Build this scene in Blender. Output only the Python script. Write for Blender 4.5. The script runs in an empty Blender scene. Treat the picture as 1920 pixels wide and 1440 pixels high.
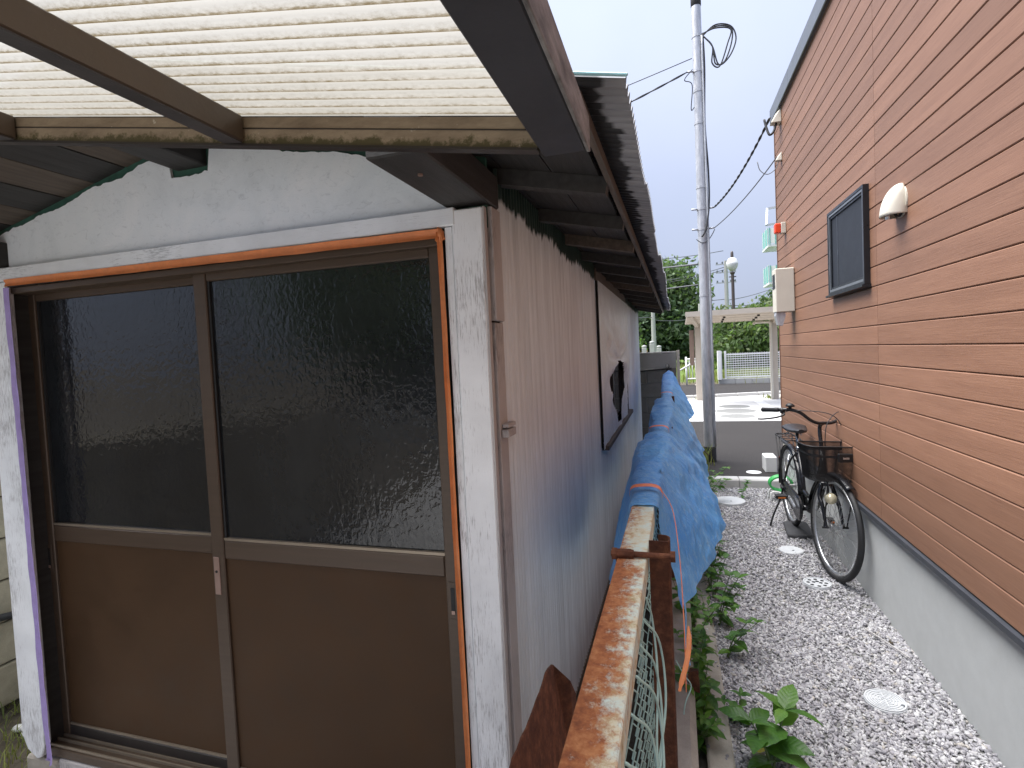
import bpy, bmesh, math, random
import numpy as np
from mathutils import Vector, Matrix, noise

scn = bpy.context.scene
COL = scn.collection
PI = math.pi

# ------------------------------------------------------------------ camera
cd = bpy.data.cameras.new("camera"); cam = bpy.data.objects.new("camera", cd); COL.objects.link(cam)
F, CX, CY, W, H = 1013.0, 960.0, 706.0, 1920.0, 1440.0
CAM_H = 1.55
Ac = Vector((1258 - CX, CY - 650, -F)).normalized()          # the alley direction, in camera axes
Uc = Vector((-0.047, 1, 0)); Uc.z = -(Uc.x * Ac.x + Uc.y * Ac.y) / Ac.z; Uc.normalize()
Xc = Ac.cross(Uc)
Rm = Matrix((Xc, Ac, Uc)).to_4x4()
cam.matrix_world = Matrix.Translation((0, 0, CAM_H)) @ Rm
cd.sensor_fit = 'HORIZONTAL'; cd.sensor_width = 36.0; cd.lens = 36.0 * F / W
cd.shift_x = 0.0; cd.shift_y = (CY - H / 2) / W
cd.clip_start = 0.02; cd.clip_end = 3000
scn.camera = cam

# ------------------------------------------------------------------ world, sun, exposure
SUN_EL, SUN_AZ = math.radians(66), math.radians(-90)          # azimuth from +Y towards +X
world = bpy.data.worlds.new("World"); scn.world = world; world.use_nodes = True
wn, wl = world.node_tree.nodes, world.node_tree.links
wn.clear()
out = wn.new("ShaderNodeOutputWorld"); bg = wn.new("ShaderNodeBackground"); sky = wn.new("ShaderNodeTexSky")
sky.sky_type = 'NISHITA'; sky.sun_disc = False; sky.sun_elevation = SUN_EL; sky.sun_rotation = SUN_AZ
sky.air_density = 1.0; sky.dust_density = 3.0; sky.ozone_density = 1.5
tc = wn.new("ShaderNodeTexCoord"); nz = wn.new("ShaderNodeTexNoise")
nz.inputs["Scale"].default_value = 1.6; nz.inputs["Detail"].default_value = 5; nz.inputs["Roughness"].default_value = 0.5
rp = wn.new("ShaderNodeValToRGB"); rp.color_ramp.elements[0].position = .3; rp.color_ramp.elements[1].position = .72
rp.color_ramp.elements[0].color = (3.25, 3.75, 5.2, 1); rp.color_ramp.elements[1].color = (4.15, 4.55, 5.8, 1)
mx = wn.new("ShaderNodeMixRGB"); mx.inputs[0].default_value = 0.92           # a high thin overcast veil over the blue
wl.new(tc.outputs["Generated"], nz.inputs["Vector"]); wl.new(nz.outputs["Fac"], rp.inputs[0])
# overcast luminance: the zenith well brighter than the horizon
sx = wn.new("ShaderNodeSeparateXYZ"); wl.new(tc.outputs["Generated"], sx.inputs[0])
ma = wn.new("ShaderNodeMath"); ma.operation = 'MULTIPLY_ADD'; ma.use_clamp = True; wl.new(sx.outputs[2], ma.inputs[0]); ma.inputs[1].default_value = .62; ma.inputs[2].default_value = .38
mc = wn.new("ShaderNodeMath"); mc.operation = 'MAXIMUM'; wl.new(ma.outputs[0], mc.inputs[0]); mc.inputs[1].default_value = .38
cie = wn.new("ShaderNodeMixRGB"); cie.blend_type = 'MULTIPLY'; cie.inputs[0].default_value = 1; wl.new(rp.outputs[0], cie.inputs[1]); wl.new(mc.outputs[0], cie.inputs[2])
wl.new(sky.outputs[0], mx.inputs[1]); wl.new(cie.outputs[0], mx.inputs[2])
wl.new(mx.outputs[0], bg.inputs[0]); bg.inputs[1].default_value = 0.1
wl.new(bg.outputs[0], out.inputs[0])
sd = bpy.data.lights.new("sun", 'SUN'); sd.energy = 3.2; sd.angle = math.radians(60); sd.color = (1, .975, .94)
sun = bpy.data.objects.new("sun", sd); COL.objects.link(sun)
sdir = Vector((math.sin(SUN_AZ) * math.cos(SUN_EL), math.cos(SUN_AZ) * math.cos(SUN_EL), math.sin(SUN_EL)))
sun.rotation_euler = sdir.to_track_quat('Z', 'Y').to_euler(); sun.location = (0, 0, 30)
vs = scn.view_settings
vs.view_transform = 'Standard'; vs.look = 'None'; vs.gamma = 1; vs.exposure = 1.62; vs.use_curve_mapping = False
scn.cycles.max_bounces = 8; scn.cycles.transparent_max_bounces = 10; scn.cycles.diffuse_bounces = 5; scn.cycles.glossy_bounces = 3

# ------------------------------------------------------------------ helpers: nodes
class N:
    """tiny node-graph helper"""
    def __init__(s, name):
        s.m = bpy.data.materials.new(name); s.m.use_nodes = True
        s.t = s.m.node_tree; s.n = s.t.nodes; s.l = s.t.links; s.n.clear()
        s.out = s.n.new("ShaderNodeOutputMaterial")
    def put(s, sock, v):
        if hasattr(v, "links"): s.l.new(v, sock)
        elif v is not None:
            if isinstance(v, (tuple, list)) and len(v) == 3 and sock.type == 'RGBA': v = (*v, 1)
            sock.default_value = v
    def pos(s): return s.n.new("ShaderNodeNewGeometry").outputs["Position"]
    def obj(s, rnd=True):
        o = s.n.new("ShaderNodeTexCoord").outputs["Object"]
        if not rnd: return o
        i = s.n.new("ShaderNodeObjectInfo").outputs["Random"]
        k = s.math('MULTIPLY', i, 37.0)
        a = s.n.new("ShaderNodeVectorMath"); a.operation = 'ADD'
        s.l.new(o, a.inputs[0]); s.l.new(k, a.inputs[1]); return a.outputs[0]
    def rnd(s): return s.n.new("ShaderNodeObjectInfo").outputs["Random"]
    def scale(s, v, sc):
        a = s.n.new("ShaderNodeVectorMath"); a.operation = 'MULTIPLY'
        s.l.new(v, a.inputs[0]); a.inputs[1].default_value = sc; return a.outputs[0]
    def sep(s, v):
        a = s.n.new("ShaderNodeSeparateXYZ"); s.l.new(v, a.inputs[0]); return a.outputs
    def noise(s, v, sc, det=4, rough=.6, dist=0):
        a = s.n.new("ShaderNodeTexNoise"); s.l.new(v, a.inputs["Vector"])
        a.inputs["Scale"].default_value = sc; a.inputs["Detail"].default_value = det
        a.inputs["Roughness"].default_value = rough; a.inputs["Distortion"].default_value = dist
        return a.outputs["Fac"]
    def vor(s, v, sc, feat='F1', out_="Distance"):
        a = s.n.new("ShaderNodeTexVoronoi"); a.feature = feat; s.l.new(v, a.inputs["Vector"])
        a.inputs["Scale"].default_value = sc; return a.outputs[out_]
    def math(s, op, a, b=None, clamp=False):
        m = s.n.new("ShaderNodeMath"); m.operation = op; m.use_clamp = clamp
        s.put(m.inputs[0], a); s.put(m.inputs[1], b); return m.outputs[0]
    def ramp(s, v, stops, interp='LINEAR'):
        r = s.n.new("ShaderNodeValToRGB"); s.l.new(v, r.inputs[0]); cr = r.color_ramp; cr.interpolation = interp
        while len(cr.elements) < len(stops): cr.elements.new(.5)
        for e, (p, c) in zip(cr.elements, stops):
            e.position = p; e.color = (c, c, c, 1) if isinstance(c, (int, float)) else (*c, 1)
        return r.outputs[0]
    def mix(s, f, a, b, mode='MIX'):
        m = s.n.new("ShaderNodeMixRGB"); m.blend_type = mode
        s.put(m.inputs[0], f); s.put(m.inputs[1], a); s.put(m.inputs[2], b); return m.outputs[0]
    def bump(s, h, st=.3, d=.01, n=None):
        b = s.n.new("ShaderNodeBump"); b.inputs["Strength"].default_value = st; b.inputs["Distance"].default_value = d
        s.l.new(h, b.inputs["Height"])
        if n is not None: s.l.new(n, b.inputs["Normal"])
        return b.outputs[0]
    def pbr(s, col, rough=.6, metal=0, normal=None, spec=.5, **kw):
        p = s.n.new("ShaderNodeBsdfPrincipled")
        s.put(p.inputs["Base Color"], col); s.put(p.inputs["Roughness"], rough); s.put(p.inputs["Metallic"], metal)
        s.put(p.inputs["Specular IOR Level"], spec)
        if normal is not None: s.l.new(normal, p.inputs["Normal"])
        for k, v in kw.items(): s.put(p.inputs[k.replace('_', ' ')], v)
        return p.outputs[0]
    def done(s, sh): s.l.new(sh, s.out.inputs["Surface"]); return s.m

def sc3(c, k): return tuple(min(1, x * k) for x in c)

def basic(name, col, rough=.6, metal=0, var=.15, vs_=6, bump=0, bs=60, stretch=(1, 1, 1), spec=.5, pervar=0, speck=None):
    n = N(name); v = n.scale(n.obj(), stretch)
    c = n.ramp(n.noise(v, vs_, 6, .65), [(.3, sc3(col, 1 - var)), (.7, sc3(col, 1 + var))])
    if pervar:
        c = n.mix(1.0, c, n.ramp(n.rnd(), [(0, 1 - pervar), (1, 1 + pervar * .5)]), 'MULTIPLY')
    if speck:                                     # (colour, scale, threshold)
        f = n.ramp(n.noise(v, speck[1], 5, .7), [(speck[2], 0), (speck[2] + .06, 1)])
        c = n.mix(f, c, speck[0])
    nm = n.bump(n.noise(v, bs, 5, .65), bump, .004) if bump else None
    r = n.ramp(n.noise(v, vs_ * 2, 3), [(.3, max(0, rough - .08)), (.7, min(1, rough + .08))])
    return n.done(n.pbr(c, r, metal, nm, spec))

# ------------------------------------------------------------------ helpers: meshes and objects
ORG = {}
def world_org(o): return ORG.get(o.name, Vector((0, 0, 0))) if o else Vector((0, 0, 0))

def tag(o, label=None, cat=None, group=None, kind=None):
    if label: o["label"] = label
    if cat: o["category"] = cat
    if group: o["group"] = group
    if kind: o["kind"] = kind
    return o

def thing(name, label, cat, loc=(0, 0, 0), rz=0, group=None):
    o = bpy.data.objects.new(name, None); COL.objects.link(o); o.location = loc; o.rotation_euler = (0, 0, rz)
    o.empty_display_size = .1
    ORG[o.name] = Vector(loc); return tag(o, label, cat, group)

def place(name, me, parent=None, center=None, kind=None):
    o = bpy.data.objects.new(name, me); COL.objects.link(o)
    c = Vector(center) if center is not None else Vector((0, 0, 0))
    ORG[o.name] = c
    o.location = c - world_org(parent)
    if parent: o.parent = parent
    if kind: o["kind"] = kind
    return o

class MB:
    def __init__(s): s.v = []; s.f = []
    def add(s, vs, fs):
        b = len(s.v); s.v.extend([tuple(p) for p in vs]); s.f.extend([tuple(i + b for i in f) for f in fs]); return s
    def box(s, x0, x1, y0, y1, z0, z1):
        return s.add([(x0, y0, z0), (x1, y0, z0), (x1, y1, z0), (x0, y1, z0), (x0, y0, z1), (x1, y0, z1), (x1, y1, z1), (x0, y1, z1)],
              [(0, 3, 2, 1), (4, 5, 6, 7), (0, 1, 5, 4), (1, 2, 6, 5), (2, 3, 7, 6), (3, 0, 4, 7)])
    def hexa(s, p): return s.add(p, [(0, 3, 2, 1), (4, 5, 6, 7), (0, 1, 5, 4), (1, 2, 6, 5), (2, 3, 7, 6), (3, 0, 4, 7)])
    def bar(s, a, b, w, h, up=(0, 0, 1)):
        a, b = Vector(a), Vector(b); d = (b - a).normalized(); u = Vector(up); r = d.cross(u).normalized(); u = r.cross(d)
        p = []
        for q in (a, b):
            for (i, j) in ((-1, -1), (1, -1), (1, 1), (-1, 1)): p.append(q + r * i * w / 2 + u * j * h / 2)
        return s.add(p, [(0, 1, 2, 3), (7, 6, 5, 4), (0, 4, 5, 1), (1, 5, 6, 2), (2, 6, 7, 3), (3, 7, 4, 0)])
    def prism(s, poly, axis, t0, t1):
        """extrude a 2d polygon along axis: 0 -> (t,a,b), 1 -> (a,t,b), 2 -> (a,b,t)"""
        n = len(poly)
        def mk(a, b, t): return ((t, a, b), (a, t, b), (a, b, t))[axis]
        vs = [mk(a, b, t0) for a, b in poly] + [mk(a, b, t1) for a, b in poly]
        fs = [tuple(range(n - 1, -1, -1)), tuple(range(n, 2 * n))] + [(i, (i + 1) % n, n + (i + 1) % n, n + i) for i in range(n)]
        return s.add(vs, fs)
    def tube(s, pts, r, n=8, closed=False, cap=True):
        pts = [Vector(p) for p in pts]; m = len(pts)
        rs = r if isinstance(r, (list, tuple)) else [r] * m
        ref = None; vs = []; fs = []
        for i, p in enumerate(pts):
            if closed: d = (pts[(i + 1) % m] - pts[i - 1])
            else: d = pts[min(i + 1, m - 1)] - pts[max(i - 1, 0)]
            d.normalize()
            if ref is None: ref = d.orthogonal().normalized()
            ref = (ref - d * ref.dot(d))
            if ref.length < 1e-6: ref = d.orthogonal()
            ref.normalize(); q = d.cross(ref)
            for k in range(n):
                a = 2 * PI * k / n; vs.append(p + (ref * math.cos(a) + q * math.sin(a)) * rs[i])
        for i in range(m if closed else m - 1):
            j = (i + 1) % m
            for k in range(n):
                fs.append((i * n + k, i * n + (k + 1) % n, j * n + (k + 1) % n, j * n + k))
        if not closed and cap:
            fs.append(tuple(range(n - 1, -1, -1))); fs.append(tuple((m - 1) * n + k for k in range(n)))
        return s.add(vs, fs)
    def lathe(s, prof, c=(0, 0, 0), n=24, axis=2):
        vs = []; fs = []; m = len(prof); c = Vector(c)
        for (r, h) in prof:
            for k in range(n):
                a = 2 * PI * k / n; x, y = r * math.cos(a), r * math.sin(a)
                vs.append(c + Vector(((h, x, y), (x, h, y), (x, y, h))[axis]))
        for i in range(m - 1):
            for k in range(n): fs.append((i * n + k, i * n + (k + 1) % n, (i + 1) * n + (k + 1) % n, (i + 1) * n + k))
        return s.add(vs, fs)
    def grid(s, P):
        """P: rows x cols of points"""
        R, C = len(P), len(P[0])
        return s.add([p for r in P for p in r], [(i * C + j, i * C + j + 1, (i + 1) * C + j + 1, (i + 1) * C + j) for i in range(R - 1) for j in range(C - 1)])
    def xf(s, M):
        s.v = [tuple(M @ Vector(p)) for p in s.v]; return s
    def mesh(s, name, mat, smooth=False, center=(0, 0, 0)):
        me = bpy.data.meshes.new(name); c = Vector(center)
        me.from_pydata([tuple(Vector(p) - c) for p in s.v], [], s.f); me.update()
        if mat: me.materials.append(mat)
        bm = bmesh.new(); bm.from_mesh(me); bmesh.ops.recalc_face_normals(bm, faces=bm.faces); bm.to_mesh(me); bm.free()
        if smooth is True: me.polygons.foreach_set("use_smooth", [True] * len(me.polygons))
        elif smooth:
            me.polygons.foreach_set("use_smooth", [True] * len(me.polygons)); me.set_sharp_from_angle(angle=math.radians(smooth))
        return me
    def build(s, name, mat, parent=None, smooth=False, kind=None, bevel=0):
        a = np.array(s.v); c = (a.min(0) + a.max(0)) / 2
        o = place(name, s.mesh(name, mat, smooth, c), parent, c, kind)
        if bevel:
            b = o.modifiers.new("bevel", 'BEVEL'); b.width = bevel; b.segments = 1; b.limit_method = 'ANGLE'
        return o

def box(name, mat, parent, *a, bevel=0, **k): return MB().box(*a).build(name, mat, parent, bevel=bevel, **k)

def bez(pts, n=8):
    """Catmull-Rom through pts"""
    P = [Vector(p) for p in pts]; P = [P[0] * 2 - P[1]] + P + [P[-1] * 2 - P[-2]]; o = []
    for i in range(1, len(P) - 2):
        a, b, c, d = P[i - 1:i + 3]
        for k in range(n):
            t = k / n; o.append(.5 * ((2 * b) + (c - a) * t + (2 * a - 5 * b + 4 * c - d) * t * t + (3 * b - a - 3 * c + d) * t ** 3))
    o.append(P[-2]); return o

def fast_mesh(name, verts, faces, mat, colors=None, smooth=False):
    """verts (n,3), faces (m,k) numpy; colors (m,3) per face"""
    me = bpy.data.meshes.new(name); k = faces.shape[1]
    me.vertices.add(len(verts)); me.vertices.foreach_set("co", verts.astype(np.float32).ravel())
    me.loops.add(faces.size); me.loops.foreach_set("vertex_index", faces.astype(np.int32).ravel())
    me.polygons.add(len(faces)); me.polygons.foreach_set("loop_start", np.arange(0, faces.size, k, dtype=np.int32))
    me.polygons.foreach_set("loop_total", np.full(len(faces), k, dtype=np.int32))
    if smooth: me.polygons.foreach_set("use_smooth", np.ones(len(faces), dtype=bool))
    me.update(calc_edges=True)
    if colors is not None:
        at = me.attributes.new("tint", 'FLOAT_COLOR', 'FACE')
        at.data.foreach_set("color", np.hstack([colors, np.ones((len(colors), 1))]).astype(np.float32).ravel())
    me.materials.append(mat); return me

def attr_mat(name, rough=.8, trans=0, bump=0, spec=.4):
    n = N(name); a = n.n.new("ShaderNodeAttribute"); a.attribute_name = "tint"
    c = a.outputs["Color"]
    nm = None
    if bump:
        c = n.mix(1.0, c, n.ramp(n.noise(n.pos(), 400, 3), [(.3, .75), (.7, 1.2)]), 'MULTIPLY')
    sh = n.pbr(c, rough, 0, nm, spec)
    if trans:
        t = n.n.new("ShaderNodeBsdfTranslucent"); n.put(t.inputs[0], n.mix(1.0, c, (1.3, 1.5, .7), 'MULTIPLY'))
        m = n.n.new("ShaderNodeMixShader"); m.inputs[0].default_value = trans
        n.l.new(sh, m.inputs[1]); n.l.new(t.outputs[0], m.inputs[2]); sh = m.outputs[0]
    return n.done(sh)

# ------------------------------------------------------------------ materials
def m_siding():
    n = N("siding"); v = n.obj(); p = n.scale(v, (20, 2.2, 90)); p2 = n.scale(v, (20, .9, 14))
    c = n.ramp(n.noise(p, 3.0, 7, .7, .3), [(.28, (.185, .090, .053)), (.5, (.262, .134, .082)), (.72, (.325, .178, .113))])
    c = n.mix(.5, c, n.ramp(n.noise(p2, 1.4, 3), [(.3, (.19, .095, .058)), (.7, (.285, .150, .094))]))
    c = n.mix(1.0, c, n.ramp(n.rnd(), [(0, .88), (1, 1.08)]), 'MULTIPLY')
    b = n.bump(n.noise(p, 3.0, 7, .7, .3), .45, .002)
    return n.done(n.pbr(c, .5, 0, b, .45))

def m_paintwood(name, col, under, amt=.56, stretch=(60, 60, 4), bs=(1, 1, 1)):
    """brush-painted board: thin paint with the weathered wood showing in fine grain specks"""
    n = N(name); v = n.obj(); g = n.scale(v, stretch)
    f = n.noise(g, 5, 6, .75); f2 = n.noise(v, 3.2, 5, .65)
    k = n.math('ADD', n.math('MULTIPLY', f, .55), n.math('MULTIPLY', f2, .45))
    m = n.ramp(k, [(amt - .02, 0), (amt + .06, 1)])
    base = n.ramp(n.noise(v, 4, 5, .6), [(.3, sc3(col, .86)), (.7, sc3(col, 1.08))])
    c = n.mix(n.math('MULTIPLY', m, .75), base, under)
    b = n.bump(f, .35, .003)
    return n.done(n.pbr(c, .6, 0, b, .35))

def m_gable():
    n = N("gable_paint"); v = n.obj(False)
    base = n.ramp(n.noise(v, 3.2, 7, .65, 1.2), [(.28, (.68, .73, .76)), (.5, (.78, .83, .86)), (.72, (.85, .88, .90))])
    sw = n.noise(n.scale(v, (1, 1, 1.6)), 26, 6, .75, 1.5)
    c = n.mix(n.math('MULTIPLY', n.ramp(sw, [(.55, 0), (.72, 1)]), .4), base, (.36, .40, .43))
    b = n.bump(sw, .3, .004)
    return n.done(n.pbr(c, .55, 0, b, .35))

def m_sidewall():
    """pale paint rolled on corrugated iron, left off in a ragged band under the eave where the old dark green shows"""
    n = N("sidewall"); P = n.pos(); s = n.sep(P)
    v = n.scale(P, (1, 12, .7))
    base = n.ramp(n.noise(v, 3, 6, .65), [(.28, (.60, .67, .71)), (.5, (.70, .775, .815)), (.74, (.77, .84, .88))])
    fine = n.noise(n.scale(P, (1, 90, 2.5)), 2, 4, .7)
    base = n.mix(.45, base, n.ramp(fine, [(.3, (.58, .63, .66)), (.7, (.84, .90, .93))]))
    st_ = n.noise(n.scale(P, (1, 22, .5)), 1.5, 4, .7); base = n.mix(1, base, n.ramp(st_, [(.3, .82), (.6, 1.04)]), 'MULTIPLY')
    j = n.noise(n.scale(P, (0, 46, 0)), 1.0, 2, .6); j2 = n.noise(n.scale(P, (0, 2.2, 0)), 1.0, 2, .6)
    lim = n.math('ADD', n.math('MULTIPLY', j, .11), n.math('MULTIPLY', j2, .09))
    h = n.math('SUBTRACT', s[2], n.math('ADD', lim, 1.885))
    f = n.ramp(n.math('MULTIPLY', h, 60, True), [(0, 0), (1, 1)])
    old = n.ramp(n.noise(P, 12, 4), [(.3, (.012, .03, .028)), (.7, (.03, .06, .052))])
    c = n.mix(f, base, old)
    return n.done(n.pbr(c, .36, 0, n.bump(fine, .12, .002), .55))

def m_roofiron():
    n = N("roof_iron"); P = n.pos(); s = n.sep(P)
    j = n.noise(n.scale(P, (0, 40, 0)), 1.0, 2, .6); j2 = n.noise(n.scale(P, (0, 5, 0)), 1.0, 3, .6)
    lim = n.math('ADD', n.math('MULTIPLY', j, .06), n.math('MULTIPLY', j2, .10))
    x = n.math('SUBTRACT', s[0], n.math('MULTIPLY', s[1], .0105))
    h = n.math('ADD', n.math('SUBTRACT', x, lim), .202)
    f = n.ramp(n.math('MULTIPLY', h, 90, True), [(0, 0), (1, 1)])
    a = n.ramp(n.noise(P, 8, 4), [(.3, (.012, .012, .014)), (.7, (.028, .027, .03))])
    b = n.ramp(n.noise(n.scale(P, (1, 8, 1)), 6, 5), [(.3, (.19, .195, .215)), (.7, (.29, .295, .31))])
    return n.done(n.pbr(n.mix(f, a, b), .5, .1, None, .4))

def m_canopy():
    n = N("canopy_sheet"); v = n.obj(False); s = n.sep(v)
    sp = n.noise(n.scale(v, (45, 130, 10)), 2.0, 5, .75); big = n.noise(v, 1.6, 4, .6)
    wv = n.math('MULTIPLY', n.math('ADD', n.math('SINE', n.math('MULTIPLY', n.math('ADD', n.sep(n.pos())[1], .011), 2 * PI / .032)), 1), .5)
    k = n.math('ADD', n.math('ADD', n.math('MULTIPLY', sp, .40), n.math('MULTIPLY', big, .24)), n.math('MULTIPLY', wv, .38))
    d = n.ramp(k, [(.34, .0), (.46, .28), (.55, .75), (.64, 1)])
    c = n.mix(d, (.42, .405, .36), (.100, .074, .036))
    t = n.n.new("ShaderNodeBsdfTranslucent"); n.put(t.inputs[0], c)
    p = n.pbr(n.mix(1, c, (.85, .85, .85), 'MULTIPLY'), .45, 0, None, .4)
    m = n.n.new("ShaderNodeMixShader"); m.inputs[0].default_value = .78
    n.l.new(p, m.inputs[1]); n.l.new(t.outputs[0], m.inputs[2])
    tr = n.n.new("ShaderNodeBsdfTransparent"); tr.inputs[0].default_value = (1, .98, .93, 1)
    m2 = n.n.new("ShaderNodeMixShader"); n.put(m2.inputs[0], n.ramp(d, [(0, .07), (1, .0)]))
    n.l.new(m.outputs[0], m2.inputs[1]); n.l.new(tr.outputs[0], m2.inputs[2])
    return n.done(m2.outputs[0])

def m_rail():
    """mint paint on a steel rail, rusted through along one side and stained further on"""
    n = N("rusted_mint"); v = n.obj(False); s = n.sep(v)
    edge = n.math('ADD', n.math('MULTIPLY', s[0], -13.0), .60)               # rust is worse on the shed side
    far = n.math('MULTIPLY', n.ramp(n.math('ADD', n.math('MULTIPLY', s[1], .5), 1.5), [(.66, 0), (.74, 1)]), -.45)
    nn = n.noise(n.scale(v, (1, .8, 1)), 75, 7, .75); nb = n.noise(v, 16, 4, .6)
    k = n.math('ADD', n.math('ADD', edge, far), n.math('ADD', n.math('MULTIPLY', n.math('SUBTRACT', nn, .5), 1.9), n.math('MULTIPLY', n.math('SUBTRACT', nb, .5), .9)))
    rust = n.ramp(n.noise(v, 60, 6, .7), [(.25, (.13, .040, .018)), (.5, (.33, .115, .042)), (.75, (.52, .24, .095))])
    stain = n.ramp(n.noise(v, 30, 5, .7), [(.42, (.56, .64, .57)), (.56, (.60, .54, .38)), (.70, (.34, .26, .12))])
    c = n.mix(n.ramp(k, [(.22, 0), (.40, .45), (.66, 1)]), stain, rust)
    return n.done(n.pbr(c, .72, 0, n.bump(nn, .5, .003), .35))

def m_rust(name, dark=1.0):
    n = N(name); v = n.obj(False)
    c = n.ramp(n.noise(v, 40, 7, .7), [(.25, sc3((.045, .020, .013), dark)), (.5, sc3((.12, .045, .024), dark)), (.75, sc3((.24, .10, .05), dark))])
    return n.done(n.pbr(c, .8, 0, n.bump(n.noise(v, 90, 6, .75), .7, .004), .25))

def m_tarp():
    n = N("tarp"); v = n.obj(False); s = n.sep(v)
    w1 = n.math('SINE', n.math('MULTIPLY', n.math('ADD', s[1], n.math('MULTIPLY', n.noise(v, 6, 2), .02)), 2 * PI / .007))
    w2 = n.math('SINE', n.math('MULTIPLY', s[2], 2 * PI / .007))
    w = n.math('ADD', w1, w2); cr = n.noise(n.scale(v, (1, 1.4, .6)), 26, 6, .6, .6)
    c = n.ramp(n.noise(v, 5, 5, .6), [(.3, (.085, .38, .90)), (.7, (.19, .54, .97))])
    c = n.mix(n.ramp(n.noise(n.scale(v, (1.2, 2.2, .7)), 34, 6, .75, 1.2), [(.52, 0), (.64, .65)]), c, (.48, .74, .98))  # whitish crease highlights painted into the blue
    b = n.bump(w, .16, .0008); b = n.bump(cr, 1.0, .018, b)
    p = n.pbr(c, .30, 0, b, .55)
    t = n.n.new("ShaderNodeBsdfTranslucent"); n.put(t.inputs[0], c)
    m = n.n.new("ShaderNodeMixShader"); m.inputs[0].default_value = .25
    n.l.new(p, m.inputs[1]); n.l.new(t.outputs[0], m.inputs[2])
    return n.done(m.outputs[0])

def m_doorglass():
    n = N("figured_glass"); v = n.obj(False)
    a = n.noise(n.scale(v, (1, 1, .75)), 60, 2, .5, .6); b_ = n.noise(v, 15, 2, .5)
    h = n.math('ADD', a, n.math('MULTIPLY', b_, .9))
    dust = n.ramp(n.noise(v, 4, 5, .6), [(.3, (.010, .0115, .013)), (.7, (.019, .0215, .024))])
    sc = n.ramp(n.noise(n.scale(v, (60, 1, 2.2)), 2, 3, .5), [(.76, 0), (.82, .22)])
    return n.done(n.pbr(n.mix(sc, dust, (.30, .30, .30)), .07, 0, n.bump(h, .20, .006), .55))

def m_concrete(name, col, var=.12, sc=8, bs=120, st=.25, blotch=(.6, .8)):
    n = N(name); P = n.pos()
    c = n.ramp(n.noise(P, sc, 7, .7), [(.3, sc3(col, 1 - var)), (.7, sc3(col, 1 + var))])
    c = n.mix(n.ramp(n.noise(P, 2.3, 5, .6), [(blotch[0], 0), (blotch[1], .35)]), c, sc3(col, .65))
    c = n.mix(.25, c, n.ramp(n.noise(P, 300, 2), [(.35, sc3(col, .75)), (.65, sc3(col, 1.2))]))
    return n.done(n.pbr(c, .85, 0, n.bump(n.noise(P, bs, 5, .7), st, .003), .3))

def m_asphalt():
    n = N("asphalt"); P = n.pos()
    c = n.ramp(n.noise(P, 120, 3, .8), [(.35, (.014, .0125, .012)), (.5, (.027, .024, .022)), (.68, (.062, .055, .051))])
    c = n.mix(.35, c, n.ramp(n.noise(P, 1.2, 5), [(.3, (.022, .019, .018)), (.7, (.038, .034, .032))]))
    return n.done(n.pbr(c, .85, 0, n.bump(n.noise(P, 150, 3, .8), .6, .006), .3))

def m_ground():
    n = N("ground"); P = n.pos(); s = n.sep(P)
    soil = n.ramp(n.noise(P, 9, 6, .7), [(.3, (.060, .050, .038)), (.7, (.15, .13, .10))])
    gr = n.ramp(n.noise(P, 3, 6, .7), [(.3, (.06, .11, .025)), (.7, (.15, .21, .05))])
    f = n.ramp(n.math('MULTIPLY', n.math('SUBTRACT', s[1], 24.0), 1.0, True), [(0, 0), (1, 1)])
    return n.done(n.pbr(n.mix(f, soil, gr), .95, 0, n.bump(n.noise(P, 60, 5), .5, .01), .2))

def m_plastic_film():
    n = N("plastic_film"); v = n.obj(False)
    p = n.pbr((.82, .90, .95), .25, 0, n.bump(n.noise(n.scale(v, (1, 2.5, 1)), 24, 6, .65, .8), .8, .012), .6)
    tr = n.n.new("ShaderNodeBsdfTransparent"); tl = n.n.new("ShaderNodeBsdfTranslucent"); tl.inputs[0].default_value = (.7, .7, .7, 1)
    m = n.n.new("ShaderNodeMixShader"); m.inputs[0].default_value = .08; n.l.new(p, m.inputs[1]); n.l.new(tl.outputs[0], m.inputs[2])
    m2 = n.n.new("ShaderNodeMixShader"); n.put(m2.inputs[0], n.ramp(n.noise(v, 9, 4), [(.35, .0), (.7, .10)]))
    n.l.new(m.outputs[0], m2.inputs[1]); n.l.new(tr.outputs[0], m2.inputs[2])
    return n.done(m2.outputs[0])

def m_glass_globe():
    n = N("lamp_globe")
    return n.done(n.pbr((.85, .86, .86), .15, 0, None, .5))

def m_leaf(name, a, b, trans=.3):
    n = N(name); v = n.obj(False); s = n.sep(v)
    c = n.ramp(n.noise(n.obj(), 30, 4), [(.3, a), (.7, b)])
    c = n.mix(1, c, n.ramp(n.rnd(), [(0, (.72, .78, .7)), (.7, (1.05, 1.05, 1)), (1, (1.3, 1.18, .9))]), 'MULTIPLY')
    vein = n.math('ABSOLUTE', n.math('SINE', n.math('MULTIPLY', n.math('SUBTRACT', s[0], n.math('ABSOLUTE', s[1])), 2 * PI / .022)))
    c = n.mix(n.ramp(vein, [(0, .35), (.25, 0)]), c, sc3(b, 1.5))
    p = n.pbr(c, .42, 0, n.bump(vein, .3, .002), .45)
    t = n.n.new("ShaderNodeBsdfTranslucent"); n.put(t.inputs[0], n.mix(1, c, (1.5, 1.7, .6), 'MULTIPLY'))
    m = n.n.new("ShaderNodeMixShader"); m.inputs[0].default_value = trans
    n.l.new(p, m.inputs[1]); n.l.new(t.outputs[0], m.inputs[2]); return n.done(m.outputs[0])

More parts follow.
